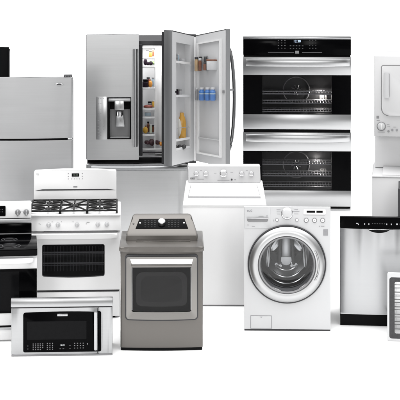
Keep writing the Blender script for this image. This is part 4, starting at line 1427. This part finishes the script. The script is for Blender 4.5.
b = f.fbox(306.6, 315.0, 212.6, 210.6, -.0042, -.0032)
f.fbox(316.4, 322.6, 212.6, 210.6, -.0042, -.0032, 0, b).to('display', BLACK, f)
for px in (306.2, 314.5, 322.6):
    kb = knob(f, px, 220.2, -.0004, 2.5, .006, 'button', GREY, None)
    knob(f, px, 220.2, -.0066, 1.75, .006, 'button_cap', WHITE, kb)
    f.fbox(px - .3, px + .3, 220.6, 219.8, -.0136, -.0128).to('button_mark', PRINT, kb)
for px in (277.0, 296.8):
    kb = knob(f, px, 220.0, -.0004, 1.8, .004, 'button', PALEPRINT, None)
    knob(f, px, 220.0, -.0046, 1.35, .006, 'button_cap', WHITE, kb)
st = f.fbox(323.2, 327.8, 235.4, 229.2, -.0022, -.0004).to('sticker', PALEPRINT, f)
marks(f, [(325.5, 230.6, 3.4, .5), (324.6, 233.2, 1.5, 2.2), (326.6, 233.2, 1.2, 2.2)], -.0023, PRINT, 'sticker_print', st)
ap = B().ring(f.frr(250.4, 271.8, 329.0, 315.6, 0, .4), f.frr(250.9, 271.3, 328.6, 316.1, 0, .3), -.0012, -.0003).to('panel_seam', PALEPRINT, f)
B().prism(f.frr(251.0, 271.2, 328.5, 316.2, 0, .3), -.003, -.0003, .001).to('access_panel', WHITE_PL, f)
B().prism([(f.x(259.8), f.z(316.8)), (f.x(262.6), f.z(316.8)), (f.x(261.2), f.z(318.0))], -.0042, -.0031).to('panel_latch', PRINT, f)
# the door: dark outer bead, silver ring, chrome lip, glass bowl
B().lathe(CX, 0, CZ, [(k(37.6), -.0005), (k(39.2), -.0005), (k(39.2), -.014), (k(38.4), -.018), (k(37.6), -.014)], 96).to('door_seal', DGREY, f)
dr = B().lathe(CX, 0, CZ, [(k(37.9), -.010), (k(37.7), -.026), (k(35.8), -.044), (k(32.0), -.054), (k(29.2), -.050), (k(28.2), -.040), (k(27.6), -.012), (k(27.6), .0)], 96).to('door', RING, f)
B().lathe(CX, 0, CZ, [(k(28.3), -.0415), (k(28.0), -.045), (k(27.2), -.045), (k(26.6), -.040), (k(26.4), -.030)], 96).to('inner_bezel', GREY, dr)
hn = B()
for i in range(15):
    pass
pts = [(CX + k(31.6) * math.cos(t), -.053, CZ + k(31.6) * math.sin(t)) for t in [math.radians(-28 + 56 * i / 16) for i in range(17)]]
hn.tube(pts, k(1.0), 10, False, 1.0)
hn.to('handle', RING, dr)
gs = B().lathe(CX, 0, CZ, [(k(26.8), -.036), (k(26.0), -.034), (k(22), -.030), (k(15), -.026), (k(8), -.024), (0, -.023)], 64)
gs.to('window', GLASSB, dr)
# rubber bellows and drum
bl = B().lathe(CX, 0, CZ, [(k(36), -.0), (k(36), .04), (k(31), .03), (k(29.5), .05), (k(28), .035), (k(26.8), .06), (k(25.8), .10)], 64).to('bellows', GREY, f)
dm = B().lathe(CX, 0, CZ, [(k(25.4), .07), (k(27.5), .10), (k(28.5), .18), (k(28.5), .40), (k(24), .44), (k(14), .43), (k(6), .40), (0, .395)], 64).to('drum', DRUM, f)
B().lathe(CX, .36, CZ - k(5.5), [(0, 0), (k(5.6), .002), (k(6.2), .012), (k(6.2), .045), (0, .046)], 32).to('drum_hub', WIRE, dm)
def drum_piece(name, px0, px1, r0, r1, y0, y1, mat, bev, shear=0.0):
    sh_ = f.k(shear)
    B().hexa([(f.x(px0), y0, f.z(r1)), (f.x(px1), y0, f.z(r1)), (f.x(px1) + sh_, y0, f.z(r0)), (f.x(px0) + sh_, y0, f.z(r0)),
              (f.x(px0), y1, f.z(r1)), (f.x(px1), y1, f.z(r1)), (f.x(px1) + sh_, y1, f.z(r0)), (f.x(px0) + sh_, y1, f.z(r0))], bev).to(name, mat, dm)


drum_piece('drum_panel', 281.5, 292.0, 238, 266, .33, .40, WIRE, .01)
drum_piece('drum_lifter', 277.6, 281.0, 239, 270, .18, .40, ENAMEL, .012, 2.0)
drum_piece('drum_lifter', 292.6, 296.0, 239, 270, .18, .40, ENAMEL, .012, -2.0)
GLINT = steel('drum_glint_steel', (0.52, 0.52, 0.525), 0.24, (5, 5, 5), .06, 0.0)  # brighter drum steel, puts the glints into the colour
for sgn in (-1, 1):  # added oval plates, bright and dark, standing for reflections in the drum
    def reflection_plate(cx_, cz_, ra, rb, ang, y0, y1, mat, name):
        b = B()
        o = []
        for q in range(36):
            t = 2 * math.pi * q / 36
            u, v = ra * math.cos(t), rb * math.sin(t)
            o.append((CX + sgn * k(cx_ + u * math.cos(ang) - v * math.sin(ang)), CZ + k(cz_ + u * math.sin(ang) + v * math.cos(ang))))
        b.prism(o, y0, y1, .012)
        b.to(name, mat, dm)
    reflection_plate(11.2, 12.5, 2.6, 7.2, .62, .24, .36, GLINT, 'drum_reflection_plate')
    reflection_plate(18.5, 2.5, 1.7, 11, .05, .16, .30, DRUM, 'drum_reflection_plate')
    reflection_plate(12.5, -1.0, 3.2, 7.0, -.5, .30, .38, ENAMEL, 'drum_reflection_plate')
    reflection_plate(8.0, -10.5, 3.4, 4.4, .9, .34, .39, GLINT, 'drum_reflection_plate')
for R_, y_, a0, a1 in ((22.5, .14, 215, 325), (19.0, .25, 222, 318), (14.0, .32, 228, 312)):  # added arcs standing for the curved glints low in the drum
    b = B()
    b.tube([(CX + k(R_ * math.cos(math.radians(a))), y_, CZ - k(1) + k(R_ * math.sin(math.radians(a)))) for a in range(a0, a1 + 1, 5)], k(1.25), 10)
    b.to('drum_glint_arc', DRUM, dm)

# ------------------------------------------------------------------ dishwasher
f = F('dishwasher', 'built in stainless dishwasher with black control strip and black kick plate', 'dishwasher', 378.4, 326)
k = f.k
D = 0.58
f.fbox(341.0, 415.8, 325, 232.0, 0.045, D, .003).to('tub', DGREY, f)
cp = B().slab(f.x(340.2), f.x(416.6), 0.0, .044, f.z(228.2), f.z(217.2), .016, .005, .003).to('control_panel', BLACKG, f)
sp = [(357.2, 223.6, 2.2, .9), (358.4, 224.8, 1.0, .8), (364.6, 224.2, 1.0, 1.4), (368.8, 224.2, 1.0, 1.4), (386.6, 224.2, 1.0, 1.4), (391.2, 224.2, 1.0, 1.4), (396.8, 224.0, 1.6, 1.4), (400.5, 224, 1.6, 1.4)]
marks(f, sp, -.0165, KEYTXT, 'control_marks', cp)
marks(f, [(372.5 + i * 2.4, 223.8, 1.2, .5) for i in range(6)], -.0168, DIMTXT, 'panel_print', cp)
dr = B().slab(f.x(340.2), f.x(416.6), 0.0, .044, f.z(313.2), f.z(228.5), .045, .006, .003).to('door', steel('dishwasher_steel', (0.37, 0.374, 0.38), .24, (2.0, 2.0, 100), 0.045, .65), f)
pk = B()
pp = [(f.x(368.2 + 21.2 * i / 20, -.03), f.z(229.6 + 3.0 * (1 - (2 * i / 20 - 1) ** 2) ** .8, -.03)) for i in range(21)]
pk.prism(pp, -.0475, -.03, .0008)
pk.to('handle_pocket', BLACK, dr)
B().box(f.x(369, -.03), f.x(388.6, -.03), -.050, -.03, f.z(229.5, -.03), f.z(228.9, -.03), .001).to('pocket_lip', STEELB, dr)
B().slab(f.x(340.2), f.x(416.6), 0.006, .044, f.z(314.4), f.z(313.3), .02, .005, .0).to('door_bottom_trim', STEELB, f)
B().slab(f.x(340.4), f.x(416.4), 0.008, .044, f.z(326), f.z(314.5), .004, .005, .002).to('kick_plate', BLACK, f)

# ------------------------------------------------------------------ wine cooler at the lower right
f = F('beverage_cooler', 'small cooler with dark framed glass door and wire shelves, lower right corner', 'cooler', 418, 342, yaw=0.95)
k = f.k
D = 0.42
x0, x1, z0, z1 = f.x(387.8), f.x(448.2), 0.006, f.z(274.2)
b = B()
b.ring(rr(x0, x1, z0, z1, k(1.2)), rr(x0 + .022, x1 - .022, z0 + .022, z1 - .026, k(1.0)), .03, D - .01)
b.prism(rr(x0 + .002, x1 - .002, z0 + .002, z1 - .002, k(1.0)), D - .009, D)
for v in b.bm.verts:
    if v.co.y > .2 and v.co.z > .2:
        v.co.z -= .095
b.to('cabinet', WHITE, f)
B().prism(rr(x0 + .023, x1 - .023, z0 + .023, z1 - .085, k(1.0)), .20, .21).to('liner', WHITE, f)
la = bpy.data.lights.new('added_cooler_light', 'AREA')             # added light to brighten the cooler's interior, no lamp seen there
la.shape, la.size, la.size_y, la.energy = 'RECTANGLE', 0.36, 0.05, 1.6
lc = bpy.data.objects.new('added_cooler_light', la)
C.objects.link(lc)
lc.location = f.world((0, 0.08, z1 - .04))
yd = 0.0
dr = B().ring(f.frr(387.5, 448.5, 341.6, 273.8, yd, 1.4), f.frr(389.5, 446.5, 339.4, 278.0, yd, 2.4), yd, .028).to('door', WHITE_PL, f)
B().ring(f.frr(389.6, 446.4, 339.3, 278.1, yd, 2.3), f.frr(394.8, 441.2, 335.0, 282.6, yd, 1.6), .003, .027).to('door_gasket', paint('charcoal_frame', (.045, .045, .047), .5, .2, .35, 60), dr)
for row in (286.6, 294.0, 301.3, 308.8, 316.2, 323.6, 331.0):
    b = B()
    b.tube([(f.x(389.9), .045, f.z(row)), (f.x(446), .045, f.z(row))], k(.55), 8)
    b.tube([(f.x(389.9), .19, f.z(row)), (f.x(446), .19, f.z(row))], k(.35), 8)
    for i in range(3):
        xx = f.x(396 + i * 22)
        b.tube([(xx, .045, f.z(row)), (xx, .19, f.z(row))], .0025, 5)
    b.to('wire_shelf', cmat('dark_wire', (.05, .05, .05), .4, .1, 20), f)
B().prism(f.frr(394.0, 442.0, 335.6, 282.0, yd, 1.4), .012, .015).to('window', CLEAR, dr)
for px in (391, 445):
    B().lathe(f.x(px), .06, 0, [(0, 0), (.014, 0), (.014, .006), (0, .006)], 14, 'Z').to('foot', BLACK, f)
